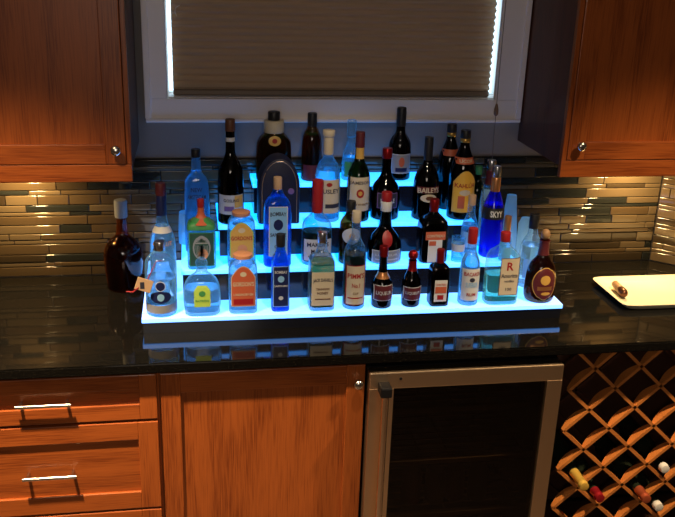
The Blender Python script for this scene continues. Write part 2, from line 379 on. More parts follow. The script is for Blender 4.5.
# ---------------------------------------------------------------- undercounter fridge
fr = empty('beverage_fridge', (0.572, -0.36, 0)); tag(fr, 'stainless steel undercounter drinks fridge with a dark glass door', 'fridge')
FX0, FX1, FY, FZ = 0.2815, 0.8655, -0.6964, 0.8545
bm = bmesh.new()
box(bm, (FX0, FY+0.045, 0.09), (FX0+0.02, -0.02, FZ)); box(bm, (FX1-0.02, FY+0.045, 0.09), (FX1, -0.02, FZ))
box(bm, (FX0+0.02, FY+0.045, 0.09), (FX1-0.02, -0.02, 0.12)); box(bm, (FX0+0.02, FY+0.045, FZ-0.025), (FX1-0.02, -0.02, FZ)); box(bm, (FX0+0.02, -0.04, 0.12), (FX1-0.02, -0.02, FZ-0.025))
box(bm, (FX0, FY+0.05, 0.0), (FX1, -0.02, 0.0899))
local(finish('body', bm, M['black'], fr), fr)
bm = bmesh.new(); GX0, GX1, GZ0, GZ1 = FX0+0.072, FX1-0.047, 0.175, FZ-0.052
box(bm, (FX0, FY, 0.10), (GX0, FY+0.04, GZ1+0.001), 0.001, 0, 2); box(bm, (GX1, FY, 0.10), (FX1, FY+0.04, GZ1+0.001), 0.001, 0, 2)
box(bm, (FX0, FY, GZ1), (FX1, FY+0.04, FZ), 0.003, 0, 2); box(bm, (GX0-0.001, FY, 0.10), (GX1+0.001, FY+0.04, GZ0), 0.003, 0, 2)
dd = local(finish('door', bm, M['steel'], fr), fr)
bm = bmesh.new(); box(bm, (GX0-0.004, FY+0.012, GZ0-0.004), (GX1+0.004, FY+0.018, GZ1+0.004))
gm = glass('smoked_glass', (0.36, 0.32, 0.28), 0.03, 0.0); local(finish('glass_pane', bm, gm, dd), fr)
bm = bmesh.new()
hx = 0.3215; tube(bm, [(hx, FY-0.032, 0.16), (hx, FY-0.032, 0.3), (hx, FY-0.032, 0.6), (hx, FY-0.032, 0.80)], 0.0105, 16)
hd = local(finish('handle', bm, mat('polished_steel', (0.85, 0.68, 0.50), 0.22, 1.0), dd, smooth=True), fr)
bm = bmesh.new(); box(bm, (hx-0.016, FY-0.045, 0.797), (hx+0.017, FY, 0.828), 0.004, 0, 2)
local(finish('handle_mount', bm, M['black'], dd), fr)
bm = bmesh.new(); box(bm, (hx-0.016, FY-0.045, 0.140), (hx+0.017, FY, 0.168), 0.004, 0, 2)
local(finish('handle_mount', bm, M['black'], dd), fr)
bm = bmesh.new(); lathe(bm, [(0, 0.0045), (0.002, 0.004), (0.003, 0.001)], 16); bmesh.ops.rotate(bm, verts=bm.verts, matrix=Matrix.Rotation(PI/2, 3, 'X')); bmesh.ops.translate(bm, verts=bm.verts, vec=(0.372, FY, 0.834))
local(finish('door_lock', bm, M['black'], dd, smooth=True), fr)
for z in (0.30, 0.498, 0.68):
    bm = bmesh.new()
    for y in [-0.60 + 0.035*i for i in range(15)]: box(bm, (FX0+0.022, y, z), (FX1-0.022, y+0.004, z+0.004))
    for x in (0.33, 0.57, 0.81): box(bm, (x, -0.60, z-0.004), (x+0.005, -0.08, z))
    box(bm, (FX0+0.022, -0.618, z-0.010), (FX1-0.022, -0.603, z+0.008), 0.002)
    local(finish('shelf', bm, mat('shelf_metal', (0.55, 0.45, 0.33), 0.35, 1.0), fr), fr)
can0 = None
for i, (x, y) in enumerate(((0.47, -0.54), (0.545, -0.55), (0.615, -0.54), (0.69, -0.55))):
    cn = empty('drink_can', (x, y, 0.304))
    bm = bmesh.new(); lathe(bm, [(0, 0.024), (0.008, 0.032), (0.105, 0.032), (0.118, 0.026), (0.121, 0.026)], 24)
    cc = [(0.25, 0.03, 0.02), (0.30, 0.28, 0.25), (0.20, 0.05, 0.02), (0.05, 0.10, 0.08)][i]
    finish('can_body', bm, mat('can_paint', cc, 0.3, 0.6), cn, smooth=True)
    tag(cn, 'drinks can in the dark fridge behind its smoked glass', 'can', 'drinks cans in the fridge')

# ---------------------------------------------------------------- wine rack
RY = -0.635; RX0, RX1 = 0.868, 1.62
wr = empty('wine_rack', (1.38, -0.34, 0)); tag(wr, 'built-in oak lattice wine rack under the right end of the worktop', 'wine rack')
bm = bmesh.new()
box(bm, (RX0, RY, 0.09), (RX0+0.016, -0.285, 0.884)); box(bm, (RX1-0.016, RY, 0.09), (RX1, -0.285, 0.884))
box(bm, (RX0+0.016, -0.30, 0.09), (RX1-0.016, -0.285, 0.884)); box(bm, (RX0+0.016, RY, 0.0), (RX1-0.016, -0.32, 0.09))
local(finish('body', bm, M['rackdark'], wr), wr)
def lattice(bm, y0, d0, d1):
    hx_, hz_ = 0.0760, 0.0714; nx, nz = 0.999, 0.659; th = 0.0050
    zlo, zhi = 0.10, 0.880; xlo, xhi = RX0+0.018, RX1-0.018
    for fam in (1, -1):
        for k in range(-14, 16):
            # line through node (nx + 2*hx_*k, nz) with slope fam*hz_/hx_
            cells = []
            for j in range(-14, 14):
                ax, az = nx + 2*hx_*k + hx_*j, nz + fam*hz_*j
                cells.append((ax, az))
            for (ax, az), (bx, bz) in zip(cells, cells[1:]):
                if min(ax, bx) < xlo or max(ax, bx) > xhi or min(az, bz) < zlo or max(az, bz) > zhi: continue
                L = Vector((bx-ax, 0, bz-az)); n = Vector((-L.z, 0, L.x)).normalized()*th
                prev = None
                for s in range(9):
                    t = s/8; p = Vector((ax, 0, az)) + L*t
                    dep = d0 + (d1-d0)*math.sin(PI*t)**1.0
                    q = [Vector((p.x, y0, p.z))-n, Vector((p.x, y0, p.z))+n, Vector((p.x, y0+dep, p.z))+n, Vector((p.x, y0+dep, p.z))-n]
                    vs = [bm.verts.new(v) for v in q]
                    if prev:
                        for i in range(4): bm.faces.new((prev[i], prev[(i+1) % 4], vs[(i+1) % 4], vs[i]))
                    else: bm.faces.new(vs[::-1])
                    prev = vs
                bm.faces.new(prev)
bm = bmesh.new(); lattice(bm, RY+0.002, 0.012, 0.032); local(finish('lattice_front', bm, M['rackwood'], wr, smooth=True, angle=40), wr)
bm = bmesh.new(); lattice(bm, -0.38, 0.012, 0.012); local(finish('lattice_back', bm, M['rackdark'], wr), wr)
# ---------------------------------------------------------------- lit stepped bottle display
LZ, RS, DP = 0.04783, 0.101047, 0.118709
DX0, DX1, DY = -0.3581, 0.9285, -0.5022
def slab_mat(name, col, st):
    m = mat(name, (0.04, 0.10, 0.16) if st > 3 else (0.45, 0.46, 0.46), 0.25, emit=col, es=st); return m
M['lit'] = slab_mat('lit_acrylic', (0.0, 0.28, 1.0), 3.0)
M['lit_front'] = slab_mat('lit_acrylic_lowest', (0.07, 0.34, 1.0), 2.7)
ds = empty('bottle_display', ((DX0+DX1)/2, -0.25, 0.915)); tag(ds, 'four-step black bottle display with blue lit acrylic shelves on the worktop', 'bottle display')
for k in range(4):
    a, b, y = DX0 + 0.115*k, DX1 - 0.115*k, DY + DP*k; z = 0.915 + LZ + RS*k
    zb = 0.9152 if k == 0 else 0.915 + LZ + RS*(k-1) + 0.0002
    bm = bmesh.new(); box(bm, (a + 0.004, y + 0.004, zb), (b - 0.004, -0.012, z - 0.0142)); local(finish('riser', bm, M['acrylic_black'], ds), ds)
    bm = bmesh.new(); box(bm, (a, y, z - 0.014), (b, -0.012, z), 0.0015, 0, 2); local(finish('lit_shelf', bm, M['lit_front'] if k == 0 else M['lit'], ds), ds)

# ---------------------------------------------------------------- bottles
G = {
 'clear': glass('clear_glass_cyan_glow', (0.93, 0.97, 1.0), 0.04, 0.17, (0.45, 0.92, 1.0)),  # cyan scatter colour paints the shelf LED glow into the glass
 'bluetint': glass('pale_blue_glass', (0.55, 0.80, 1.0), 0.05, 0.35, (0.55, 0.85, 1.0)),
 'green': glass('pale_green_glass', (0.85, 1.0, 0.92), 0.05, 0.12, (0.7, 1.0, 0.9)),
 'sapphire': glass('sapphire_glass', (0.16, 0.50, 1.0), 0.05, 0.30, (0.12, 0.55, 1.0)),
 'cobalt': glass('cobalt_glass', (0.03, 0.08, 0.95), 0.05, 0.40, (0.02, 0.08, 1.0)),
 'dark': glass('dark_brown_glass', (0.10, 0.045, 0.03), 0.06, 0.04, (0.1, 0.04, 0.02)),
 'amber': glass('amber_glass', (0.55, 0.26, 0.09), 0.06, 0.06, (0.5, 0.2, 0.06)),
 'bottlegreen': glass('dark_green_glass', (0.06, 0.16, 0.06), 0.06, 0.03, (0.04, 0.12, 0.04)),
 'base': glass('thick_clear_base', (0.75, 0.9, 1.0), 0.05, 0.75, (0.9, 0.97, 1.0)),
 'baseblue': glass('thick_blue_base', (0.2, 0.5, 1.0), 0.05, 0.7, (0.15, 0.6, 1.0)),
 'frost': mat('frosted_plastic', (0.85, 0.92, 0.98), 0.5, trans=0.5, ior=1.2),
}
def liq(name, col, dens=1.0):
    m = bpy.data.materials.new(name); m.use_nodes = True; nt = m.node_tree; b = nt.nodes['Principled BSDF']
    b.inputs['Base Color'].default_value = (*col, 1); b.inputs['Transmission Weight'].default_value = 1.0
    b.inputs['Roughness'].default_value = 0.03; b.inputs['IOR'].default_value = 1.33
    if dens:
        t = nn(nt, 'ShaderNodeBsdfTranslucent'); t.inputs[0].default_value = (*col, 1); x = nn(nt, 'ShaderNodeMixShader'); x.inputs[0].default_value = 0.10*dens
        nt.links.new(b.outputs[0], x.inputs[1]); nt.links.new(t.outputs[0], x.inputs[2]); nt.links.new(x.outputs[0], nt.nodes['Material Output'].inputs[0])
    return m
LQ = {'water': liq('clear_spirit_cyan_glow', (0.72, 0.95, 1.0), 2.0), 'amber': liq('amber_spirit', (0.62, 0.24, 0.05)), 'dark': liq('dark_spirit', (0.12, 0.035, 0.015)), 'red': liq('red_spirit', (0.14, 0.03, 0.015)),  # clear spirit tinted cyan, LED glow put into its colour
      'green': liq('green_spirit', (0.45, 0.9, 0.6)), 'blue': liq('blue_spirit', (0.03, 0.10, 0.9))}
_pm = {}
PC = {'white': (0.62, 0.62, 0.60), 'cream': (0.58, 0.50, 0.36), 'black': (0.012, 0.012, 0.014), 'navy': (0.008, 0.014, 0.075), 'red': (0.32, 0.012, 0.014), 'orange': (0.50, 0.11, 0.05),
      'gold': (0.60, 0.36, 0.08), 'yellow': (0.75, 0.42, 0.05), 'lime': (0.42, 0.62, 0.10), 'green': (0.05, 0.25, 0.08), 'dgreen': (0.02, 0.07, 0.05), 'brown': (0.12, 0.045, 0.02),
      'tan': (0.50, 0.33, 0.20), 'grey': (0.25, 0.26, 0.28), 'maroon': (0.10, 0.015, 0.02), 'sky': (0.22, 0.45, 0.70), 'lgrey': (0.50, 0.52, 0.56), 'peach': (0.62, 0.28, 0.14), 'cork': (0.33, 0.19, 0.09), 'ink': (0.03, 0.03, 0.05), 'purple': (0.16, 0.10, 0.30)}
def paint(c, metal=False):
    k = (c, metal)
    if k not in _pm:
        _pm[k] = mat('paint_' + c + ('_foil' if metal else ''), PC[c], 0.28 if metal else 0.45, 0.7 if metal else 0.0)
    return _pm[k]
M['silver'] = mat('silver_cap', (0.75, 0.76, 0.80), 0.25, 1.0)
M['copper'] = mat('copper_cap', (0.80, 0.36, 0.14), 0.28, 0.8)
def capmat(c):
    if c in ('silver', 'copper'): return M[c]
    if c == 'glass': return G['clear']
    if c.endswith('*'): return paint(c[:-1], True)
    return paint(c)
def chaikin(p, it=2):
    for _ in range(it):
        q = [p[0]]
        for a, b in zip(p, p[1:]):
            q += [(a[0]*0.75+b[0]*0.25, a[1]*0.75+b[1]*0.25), (a[0]*0.25+b[0]*0.75, a[1]*0.25+b[1]*0.75)]
        q.append(p[-1]); p = q
    return p
class Shape:
    def __init__(s, prof, n, dr):
        s.n, s.dr = n, dr; s.rm = max(r for _, r in prof)
        body = prof[1:]; p = chaikin(body, 2)
        r0 = prof[0][1]; s.prof = [(0.0, r0*0.90), (0.0025, r0*0.98), (0.005, r0)] + [q for q in p if q[0] > 0.006]
        s.top = s.prof[-1][0]
    def r(s, z):
        P = s.prof
        if z <= P[0][0]: return P[0][1]
        for (a, ra), (b, rb) in zip(P, P[1:]):
            if a <= z <= b: return ra + (rb-ra)*(z-a)/max(b-a, 1e-9)
        return P[-1][1]
    def ex(s, r):
        t = max(0, min(1, (r/s.rm - 0.5)/0.35)); return 2 + (s.n-2)*t
    def ry(s, r):
        t = max(0, min(1, (r/s.rm - 0.45)/0.55)); return r*(1 + (s.dr-1)*t)
    def y(s, x, z, off=0.0007):
        r = s.r(z); n = s.ex(r); u = min(abs(x)/r, 0.999)
        return -(s.ry(r)*(1 - u**n)**(1/n)) - off
def body(s, name, m, parent, k=1.0, z0=0.0, z1=None, seg=36):
    bm = bmesh.new(); z1 = z1 or s.top
    zs = [z0] + [z for z, _ in s.prof if z0 < z < z1] + [z1]
    loft(bm, [ring(s.r(z)*k, s.ry(s.r(z))*k, z, s.ex(s.r(z)), seg) for z in zs])
    return finish(name, bm, m, parent, smooth=True, angle=60)
def patch(s, name, m, parent, z0, z1, hw, shape='rect', cx=0.0, off=0.0007):
    """label lying on the bottle's front surface"""
    bm = bmesh.new(); nx, nz = 12, 10; zc, hh = (z0+z1)/2, (z1-z0)/2; g = []
    for j in range(nz+1):
        v = -1 + 2*j/nz; row = []
        for i in range(nx+1):
            u = -1 + 2*i/nx
            if shape == 'oval':
                kx = math.sqrt(1 - v*v*0.98); x = u*hw*kx; z = zc + hh*v
            elif shape == 'arch':
                x = u*hw; z = z0 + (z1-z0)*(j/nz)*(1 - 0.28*u*u)
            elif shape == 'tag':
                x = u*hw*(1 if v < 0.55 else 1 - 0.45*(v-0.55)/0.45); z = zc + hh*v
            else: x = u*hw; z = zc + hh*v
            x = x + cx; row.append(bm.verts.new((x, s.y(x, z, off), z)))
        g.append(row)
    for j in range(nz):
        for i in range(nx):
            bm.faces.new((g[j][i], g[j][i+1], g[j+1][i+1], g[j+1][i]))
    # a paper thickness so that the label is a solid sheet
    o = finish(name, bm, m, parent, smooth=True, angle=60)
    return o
def wrap(s, name, m, parent, z0, z1, off=0.0006):
    bm = bmesh.new(); zs = [z0 + (z1-z0)*i/4 for i in range(5)]
    loft(bm, [ring(s.r(z)+off, s.ry(s.r(z))+off, z, s.ex(s.r(z)), 36) for z in zs], False, False)
    return finish(name, bm, m, parent, smooth=True, angle=60)
def lettering(txt, m, parent, zc, width, h, surf, cx=0.0, name='lettering', off=0.0012, arc=0.0):
    cu = bpy.data.curves.new('t', 'FONT'); cu.body = txt; cu.align_x = 'CENTER'; cu.align_y = 'CENTER'; cu.size = 1.0; cu.resolution_u = 2
    cu.offset = 0.02
    to = bpy.data.objects.new('t', cu); C.objects.link(to)
    dg = bpy.context.evaluated_depsgraph_get(); me = bpy.data.meshes.new_from_object(to.evaluated_get(dg))
    bpy.data.objects.remove(to); bpy.data.curves.remove(cu)
    xs = [v.co.x for v in me.vertices]; ys = [v.co.y for v in me.vertices]
    cxm, cym = (max(xs)+min(xs))/2, (max(ys)+min(ys))/2; sx = width/(max(xs)-min(xs)); sy = h/(max(ys)-min(ys))
    for v in me.vertices:
        x = (v.co.x-cxm)*sx + cx; z = (v.co.y-cym)*sy + zc
        z -= arc*((x-cx)/(width/2))**2
        v.co = (x, surf(x, z, off), z)
    me.name = name; me.materials.clear(); me.materials.append(m)
    o = bpy.data.objects.new(name, me); C.objects.link(o); o.parent = parent
    return o
D = {
 'a1': {"x": -0.3013, "y": -0.455, "z": 0.9628, "prof": [[0, 0.0442], [0.0191, 0.0442], [0.1569, 0.0457], [0.1753, 0.0354], [0.1875, 0.0192], [0.1936, 0.0147]], "caps": [[0.1936, 0.2209, 0.0162]], "labs": [[0.0127, 0.0382, 0.0412], [0.0823, 0.1136, 0.0147], [0.0445, 0.0823, 0.0295]]},
 'a2': {"x": -0.1835, "y": -0.462, "z": 0.9628, "prof": [[0, 0.0518], [0.0114, 0.0518], [0.037, 0.0548], [0.0751, 0.0533], [0.1002, 0.0459], [0.1159, 0.0296], [0.1253, 0.0178], [0.1346, 0.0148]], "caps": [[0.1346, 0.1717, 0.0178]], "labs": [[0.0306, 0.0971, 0.0237]]},
 'a3': {"x": -0.0641, "y": -0.463, "z": 0.9628, "prof": [[0, 0.0417], [0.0139, 0.0417], [0.1347, 0.0432], [0.1534, 0.0358], [0.1628, 0.0283], [0.169, 0.0253]], "caps": [[0.169, 0.1798, 0.028]], "labs": [[0.0236, 0.1503, 0.0358]]},
 'a4': {"x": 0.0465, "y": -0.463, "z": 0.9628, "prof": [[0, 0.027], [0.0099, 0.027], [0.1473, 0.027], [0.1661, 0.021], [0.1879, 0.0135], [0.2003, 0.012]], "caps": [[0.2003, 0.2373, 0.0132]], "labs": [[0.0164, 0.1442, 0.0234]]},
 'a5': {"x": 0.1705, "y": -0.455, "z": 0.9628, "prof": [[0, 0.0379], [0.0086, 0.0379], [0.1442, 0.0379], [0.16, 0.0334], [0.1727, 0.0197], [0.1946, 0.0136], [0.2071, 0.013]], "caps": [[0.2071, 0.2382, 0.0146]], "labs": [[0.0184, 0.1251, 0.0334]]},
 'a6': {"x": 0.2701, "y": -0.458, "z": 0.9628, "prof": [[0, 0.0335], [0.0063, 0.0335], [0.1649, 0.0344], [0.1902, 0.0305], [0.209, 0.0198], [0.2247, 0.0128], [0.2681, 0.0122]], "caps": [[0.2681, 0.3019, 0.014]], "labs": [[0.0162, 0.1426, 0.029]]},
 'a7': {"x": 0.3569, "y": -0.46, "z": 0.9628, "prof": [[0, 0.0306], [0.014, 0.0306], [0.0503, 0.0337], [0.0797, 0.0306], [0.0959, 0.0199], [0.1121, 0.0129], [0.1602, 0.0113]], "caps": [[0.1602, 0.192, 0.0135]], "labs": [[0.0272, 0.0764, 0.0291], [0.0927, 0.1121, 0.0214]]},
 'a8': {"x": 0.4481, "y": -0.46, "z": 0.9628, "prof": [[0, 0.0277], [0.0108, 0.0277], [0.0539, 0.0308], [0.0834, 0.0277], [0.103, 0.0185], [0.1192, 0.0123], [0.145, 0.0111]], "caps": [[0.145, 0.1771, 0.0154], [0.1127, 0.145, 0.0129]], "labs": [[0.0241, 0.067, 0.0277]]},
 'a9': {"x": 0.5339, "y": -0.46, "z": 0.9628, "prof": [[0, 0.0294], [0.0111, 0.0294], [0.1168, 0.03], [0.1266, 0.0232], [0.1363, 0.0111]], "caps": [[0.133, 0.1782, 0.0121]], "labs": [[0.0178, 0.0874, 0.0195]]},
 'a10': {"x": 0.6303, "y": -0.46, "z": 0.9628, "prof": [[0, 0.0311], [0.0112, 0.0311], [0.1304, 0.0311], [0.1532, 0.0218], [0.1726, 0.014], [0.1952, 0.0131]], "caps": [[0.1952, 0.243, 0.0146]], "labs": [[0.0179, 0.1206, 0.028]]},
 'a11': {"x": 0.7343, "y": -0.46, "z": 0.9628, "prof": [[0, 0.0532], [0.0143, 0.0532], [0.144, 0.0532], [0.1636, 0.0438], [0.1798, 0.025], [0.1896, 0.0157], [0.1992, 0.0141]], "caps": [[0.1992, 0.2282, 0.0153]], "labs": [[0.0312, 0.1538, 0.0313]]},
 'a12': {"x": 0.866, "y": -0.452, "z": 0.9628, "prof": [[0, 0.0443], [0.0031, 0.0443], [0.0236, 0.0506], [0.0911, 0.0475], [0.1211, 0.038], [0.1377, 0.0221], [0.1542, 0.0158], [0.1968, 0.0146]], "caps": [[0.1968, 0.2325, 0.0146], [0.1509, 0.1968, 0.0168]], "labs": [[0.0133, 0.1178, 0.038]]},
 'r1': {"x": -0.2978, "y": -0.3, "z": 0.9628, "prof": [[0, 0.0395], [0.0304, 0.0395], [0.1712, 0.0395], [0.1968, 0.0311], [0.2223, 0.0187], [0.2507, 0.0143]], "caps": [[0.3132, 0.3502, 0.0156], [0.2507, 0.3132, 0.0156]], "labs": [[0.2, 0.2191, 0.0218], [0.1129, 0.184, 0.0342]]},
 'r2': {"x": 0.8756, "y": -0.33, "z": 0.9628, "prof": [[0, 0.0362], [0.0056, 0.0362], [0.1346, 0.0362], [0.1586, 0.0264], [0.1756, 0.0165], [0.1959, 0.0145]], "caps": [[0.1959, 0.243, 0.0158]], "labs": [[0.0338, 0.1001, 0.0297]]},
 'b0': {"x": -0.1915, "y": -0.2, "z": 1.0639, "prof": [[0, 0.0384], [0.0338, 0.0384], [0.2211, 0.0384], [0.2403, 0.0288], [0.2562, 0.015], [0.3037, 0.0131]], "caps": [[0.3037, 0.3287, 0.0141]], "labs": [[0.1661, 0.2211, 0.032]]},
 'b1': {"x": -0.181, "y": -0.343, "z": 1.0639, "prof": [[0, 0.0427], [0.0114, 0.0427], [0.1265, 0.0427], [0.1422, 0.0366], [0.1516, 0.0183], [0.1609, 0.0098], [0.1889, 0.0085]], "caps": [[0.1858, 0.2105, 0.0104], [0.139, 0.1858, 0.0085]], "labs": [[0.1233, 0.1547, 0.0427], [0.0114, 0.117, 0.0366]]},
 'b2': {"x": -0.0612, "y": -0.343, "z": 1.0639, "prof": [[0, 0.0424], [0.0147, 0.0424], [0.1336, 0.0424], [0.1494, 0.0338], [0.1589, 0.0261]], "caps": [[0.1589, 0.1714, 0.0276]], "labs": [[0.031, 0.1431, 0.0353]]},
 'b3': {"x": 0.048, "y": -0.343, "z": 1.0639, "prof": [[0, 0.0417], [0.0053, 0.0417], [0.1822, 0.0417], [0.2042, 0.034], [0.2229, 0.0185], [0.2384, 0.0139]], "caps": [[0.2384, 0.2754, 0.013]], "labs": [[0.0348, 0.1916, 0.0284]]},
 'b4': {"x": 0.1708, "y": -0.335, "z": 1.0639, "prof": [[0, 0.0468], [0.0057, 0.0468], [0.1105, 0.0468], [0.1331, 0.0406], [0.1492, 0.025], [0.1652, 0.0156]], "caps": [[0.162, 0.2628, 0.0175]], "labs": [[0.0156, 0.0846, 0.0421]]},
 'b5': {"x": 0.2745, "y": -0.34, "z": 1.0639, "prof": [[0, 0.0345], [0.0048, 0.0345], [0.1231, 0.0345], [0.1425, 0.0251], [0.1585, 0.0141], [0.165, 0.0138]], "caps": [[0.165, 0.1969, 0.0147]], "labs": [[0.0676, 0.1198, 0.0282]]},
 'b6': {"x": 0.3872, "y": -0.33, "z": 1.0639, "prof": [[0, 0.0538], [0.0049, 0.0538], [0.0484, 0.0554], [0.0783, 0.0475], [0.098, 0.0285], [0.1112, 0.019], [0.1568, 0.0174], [0.1633, 0.0174]], "caps": [[0.1923, 0.2211, 0.0165], [0.1601, 0.1923, 0.0177]], "labs": [[0.0015, 0.0451, 0.0443], [0.055, 0.1046, 0.0158]]},
 'b7': {"x": 0.5385, "y": -0.338, "z": 1.0639, "prof": [[0, 0.0446], [-0.003, 0.0446], [0.124, 0.0446], [0.1404, 0.0318], [0.1535, 0.0159], [0.16, 0.0137]], "caps": [[0.16, 0.1989, 0.0147]], "labs": [[0.0777, 0.1042, 0.0318], [0.0038, 0.0777, 0.0223]]},
 'b8': {"x": 0.6209, "y": -0.355, "z": 1.0639, "prof": [[0, 0.0197], [0.0146, 0.0197], [0.0783, 0.0223]], "caps": [], "labs": [[0.0348, 0.0583, 0.0223]]},
 'b9': {"x": 0.6726, "y": -0.3, "z": 1.0639, "prof": [[0, 0.0276], [0.0142, 0.0276], [0.0892, 0.0276], [0.1128, 0.0227], [0.1329, 0.013], [0.1662, 0.0117]], "caps": [[0.1662, 0.1992, 0.0123]], "labs": [[0.0313, 0.0824, 0.026]]},
 'b10': {"x": 0.7421, "y": -0.31, "z": 1.0639, "prof": [[0, 0.0358], [0.0091, 0.0358], [0.1381, 0.0358], [0.1648, 0.0325], [0.1912, 0.0244], [0.2143, 0.0153]], "caps": [[0.2599, 0.2954, 0.0137], [0.2143, 0.2599, 0.015]], "labs": [[0.1281, 0.1648, 0.0358]]},
 'b11': {"x": 0.7756, "y": -0.36, "z": 1.0639, "prof": [[0, 0.0192], [-0.008, 0.0192], [0.0564, 0.0192], [0.0766, 0.0144], [0.0966, 0.0106]], "caps": [[0.0966, 0.1463, 0.0112]], "labs": [[0.0056, 0.0463, 0.016]]},
 'cL': {"x": -0.223, "y": -0.12, "z": 1.0639, "prof": [[0, 0.0295], [0.0349, 0.0295], [0.103, 0.0262]], "caps": [], "labs": []},
 'cR': {"x": 0.8465, "y": -0.19, "z": 0.9628, "prof": [[0, 0.0296], [0.0286, 0.0296], [0.1261, 0.0296], [0.2667, 0.0158]], "caps": [], "labs": []},
 'cR2': {"x": 0.903, "y": -0.2, "z": 0.9628, "prof": [[0, 0.0258], [0.0453, 0.0258], [0.1673, 0.0258], [0.1885, 0.0172]], "caps": [], "labs": []},
 'c0': {"x": -0.0867, "y": -0.222, "z": 1.1649, "prof": [[0, 0.0404], [0.0044, 0.0404], [0.1567, 0.0404], [0.1852, 0.0315], [0.2135, 0.0158], [0.2416, 0.0139], [0.288, 0.0136]], "caps": [[0.288, 0.3247, 0.0151]], "labs": [[0.034, 0.0958, 0.0363], [0.2571, 0.2695, 0.0145]]},
 'c1': {"x": 0.0626, "y": -0.215, "z": 1.1649, "prof": [[0, 0.0654], [-0.0072, 0.0654], [0.0985, 0.0654], [0.1568, 0.0574], [0.1888, 0.0415], [0.2078, 0.0191]], "caps": [], "labs": []},
 'c2': {"x": 0.219, "y": -0.215, "z": 1.1649, "prof": [[0, 0.0402], [0.0135, 0.0402], [0.1358, 0.0402], [0.1683, 0.037], [0.1909, 0.0257], [0.2069, 0.0145], [0.2165, 0.0129]], "caps": [[0.2133, 0.2705, 0.0161], [0.2705, 0.2893, 0.0193]], "labs": [[0.0302, 0.1391, 0.0386]]},
 'c3': {"x": 0.3179, "y": -0.22, "z": 1.1649, "prof": [[0, 0.0371], [0.0133, 0.0371], [0.1427, 0.0371], [0.1688, 0.0291], [0.1914, 0.0162], [0.2107, 0.0136], [0.2268, 0.0136]], "caps": [[0.2268, 0.284, 0.0145]], "labs": [[0.0368, 0.146, 0.0355], [0.2011, 0.2364, 0.0142]]},
 'c4': {"x": 0.4102, "y": -0.205, "z": 1.1649, "prof": [[0, 0.0457], [0.0071, 0.0457], [0.0747, 0.0489], [0.1081, 0.0424], [0.1313, 0.0228], [0.1511, 0.0147], [0.1969, 0.0147]], "caps": [[0.1969, 0.2293, 0.016]], "labs": [[0.041, 0.0914, 0.0326]]},
 'c5': {"x": 0.5421, "y": -0.215, "z": 1.1649, "prof": [[0, 0.0426], [0.0079, 0.0426], [0.1193, 0.0426], [0.1558, 0.0328], [0.1788, 0.0164], [0.1919, 0.0144]], "caps": [[0.1919, 0.2666, 0.0141]], "labs": [[0.0925, 0.1126, 0.036], [0.0623, 0.0892, 0.0262]]},
 'c6': {"x": 0.661, "y": -0.215, "z": 1.1649, "prof": [[0, 0.0429], [0.0127, 0.0429], [0.1514, 0.0429], [0.1813, 0.0379], [0.2109, 0.0247], [0.2371, 0.0152], [0.2501, 0.0148]], "caps": [[0.263, 0.2889, 0.0165], [0.2501, 0.263, 0.0165]], "labs": [[0.0264, 0.1647, 0.0363], [0.1846, 0.2043, 0.033]]},
 'c7': {"x": 0.7562, "y": -0.215, "z": 1.0639, "prof": [[0, 0.0268], [0.1156, 0.0268], [0.1773, 0.0268], [0.2011, 0.0201], [0.218, 0.0141], [0.2583, 0.0141]], "caps": [[0.2583, 0.2916, 0.0148], [0.2113, 0.2583, 0.0151]], "labs": [[0.1603, 0.1977, 0.0218]]},
 'c8': {"x": 0.7478, "y": -0.12, "z": 1.0639, "prof": [[0, 0.0259], [0.1117, 0.0259], [0.1646, 0.0259], [0.1856, 0.0173], [0.1996, 0.0114], [0.2204, 0.0114]], "caps": [[0.2204, 0.248, 0.0121]], "labs": []},
 'd0': {"x": 0.0587, "y": -0.092, "z": 1.266, "prof": [[0, 0.0574], [-0.0062, 0.0574], [0.1139, 0.0574], [0.1369, 0.0492], [0.1532, 0.0328], [0.1564, 0.0295]], "caps": [[0.1564, 0.1953, 0.0328], [0.1953, 0.2223, 0.0193]], "labs": [[0.1172, 0.1499, 0.0197]]},
 'd1': {"x": 0.1823, "y": -0.095, "z": 1.266, "prof": [[0, 0.0346], [-0.0067, 0.0346], [0.1339, 0.033], [0.1569, 0.0247], [0.1732, 0.0152], [0.1765, 0.0148]], "caps": [[0.1765, 0.2186, 0.0155]], "labs": [[0.0035, 0.0542, 0.0297]]},
 'd2': {"x": 0.313, "y": -0.095, "z": 1.266, "prof": [[0, 0.0299], [-0.0081, 0.0299], [0.0633, 0.0299], [0.0969, 0.0233], [0.1203, 0.0133], [0.1402, 0.012]], "caps": [[0.1402, 0.1961, 0.0153]], "labs": [[0.0125, 0.0633, 0.0233]]},
 'd3': {"x": 0.4771, "y": -0.092, "z": 1.266, "prof": [[0, 0.0386], [-0.0106, 0.0386], [0.109, 0.0386], [0.1358, 0.0302], [0.1525, 0.0154], [0.1758, 0.0144]], "caps": [[0.1758, 0.2367, 0.0158]], "labs": [[0.0239, 0.0887, 0.0319]]},
 'd4': {"x": 0.6492, "y": -0.1, "z": 1.1649, "prof": [[0, 0.041], [0.0133, 0.041], [0.1496, 0.041], [0.1805, 0.0359], [0.2077, 0.0239], [0.2348, 0.0154], [0.2449, 0.0147]], "caps": [[0.2583, 0.2851, 0.0161], [0.2449, 0.2583, 0.0157]], "labs": [[0.1839, 0.2043, 0.0308]]},
 'e0': {"x": -0.4312, "y": -0.125, "z": 0.915, "prof": [[0, 0.0559], [0.0239, 0.0559], [0.0868, 0.0625], [0.1317, 0.0609], [0.1591, 0.0461], [0.1761, 0.023], [0.1965, 0.0165], [0.2402, 0.0158]], "caps": [[0.2402, 0.2967, 0.0204]], "labs": []},
}
BG = 'liquor bottles on the lit display'
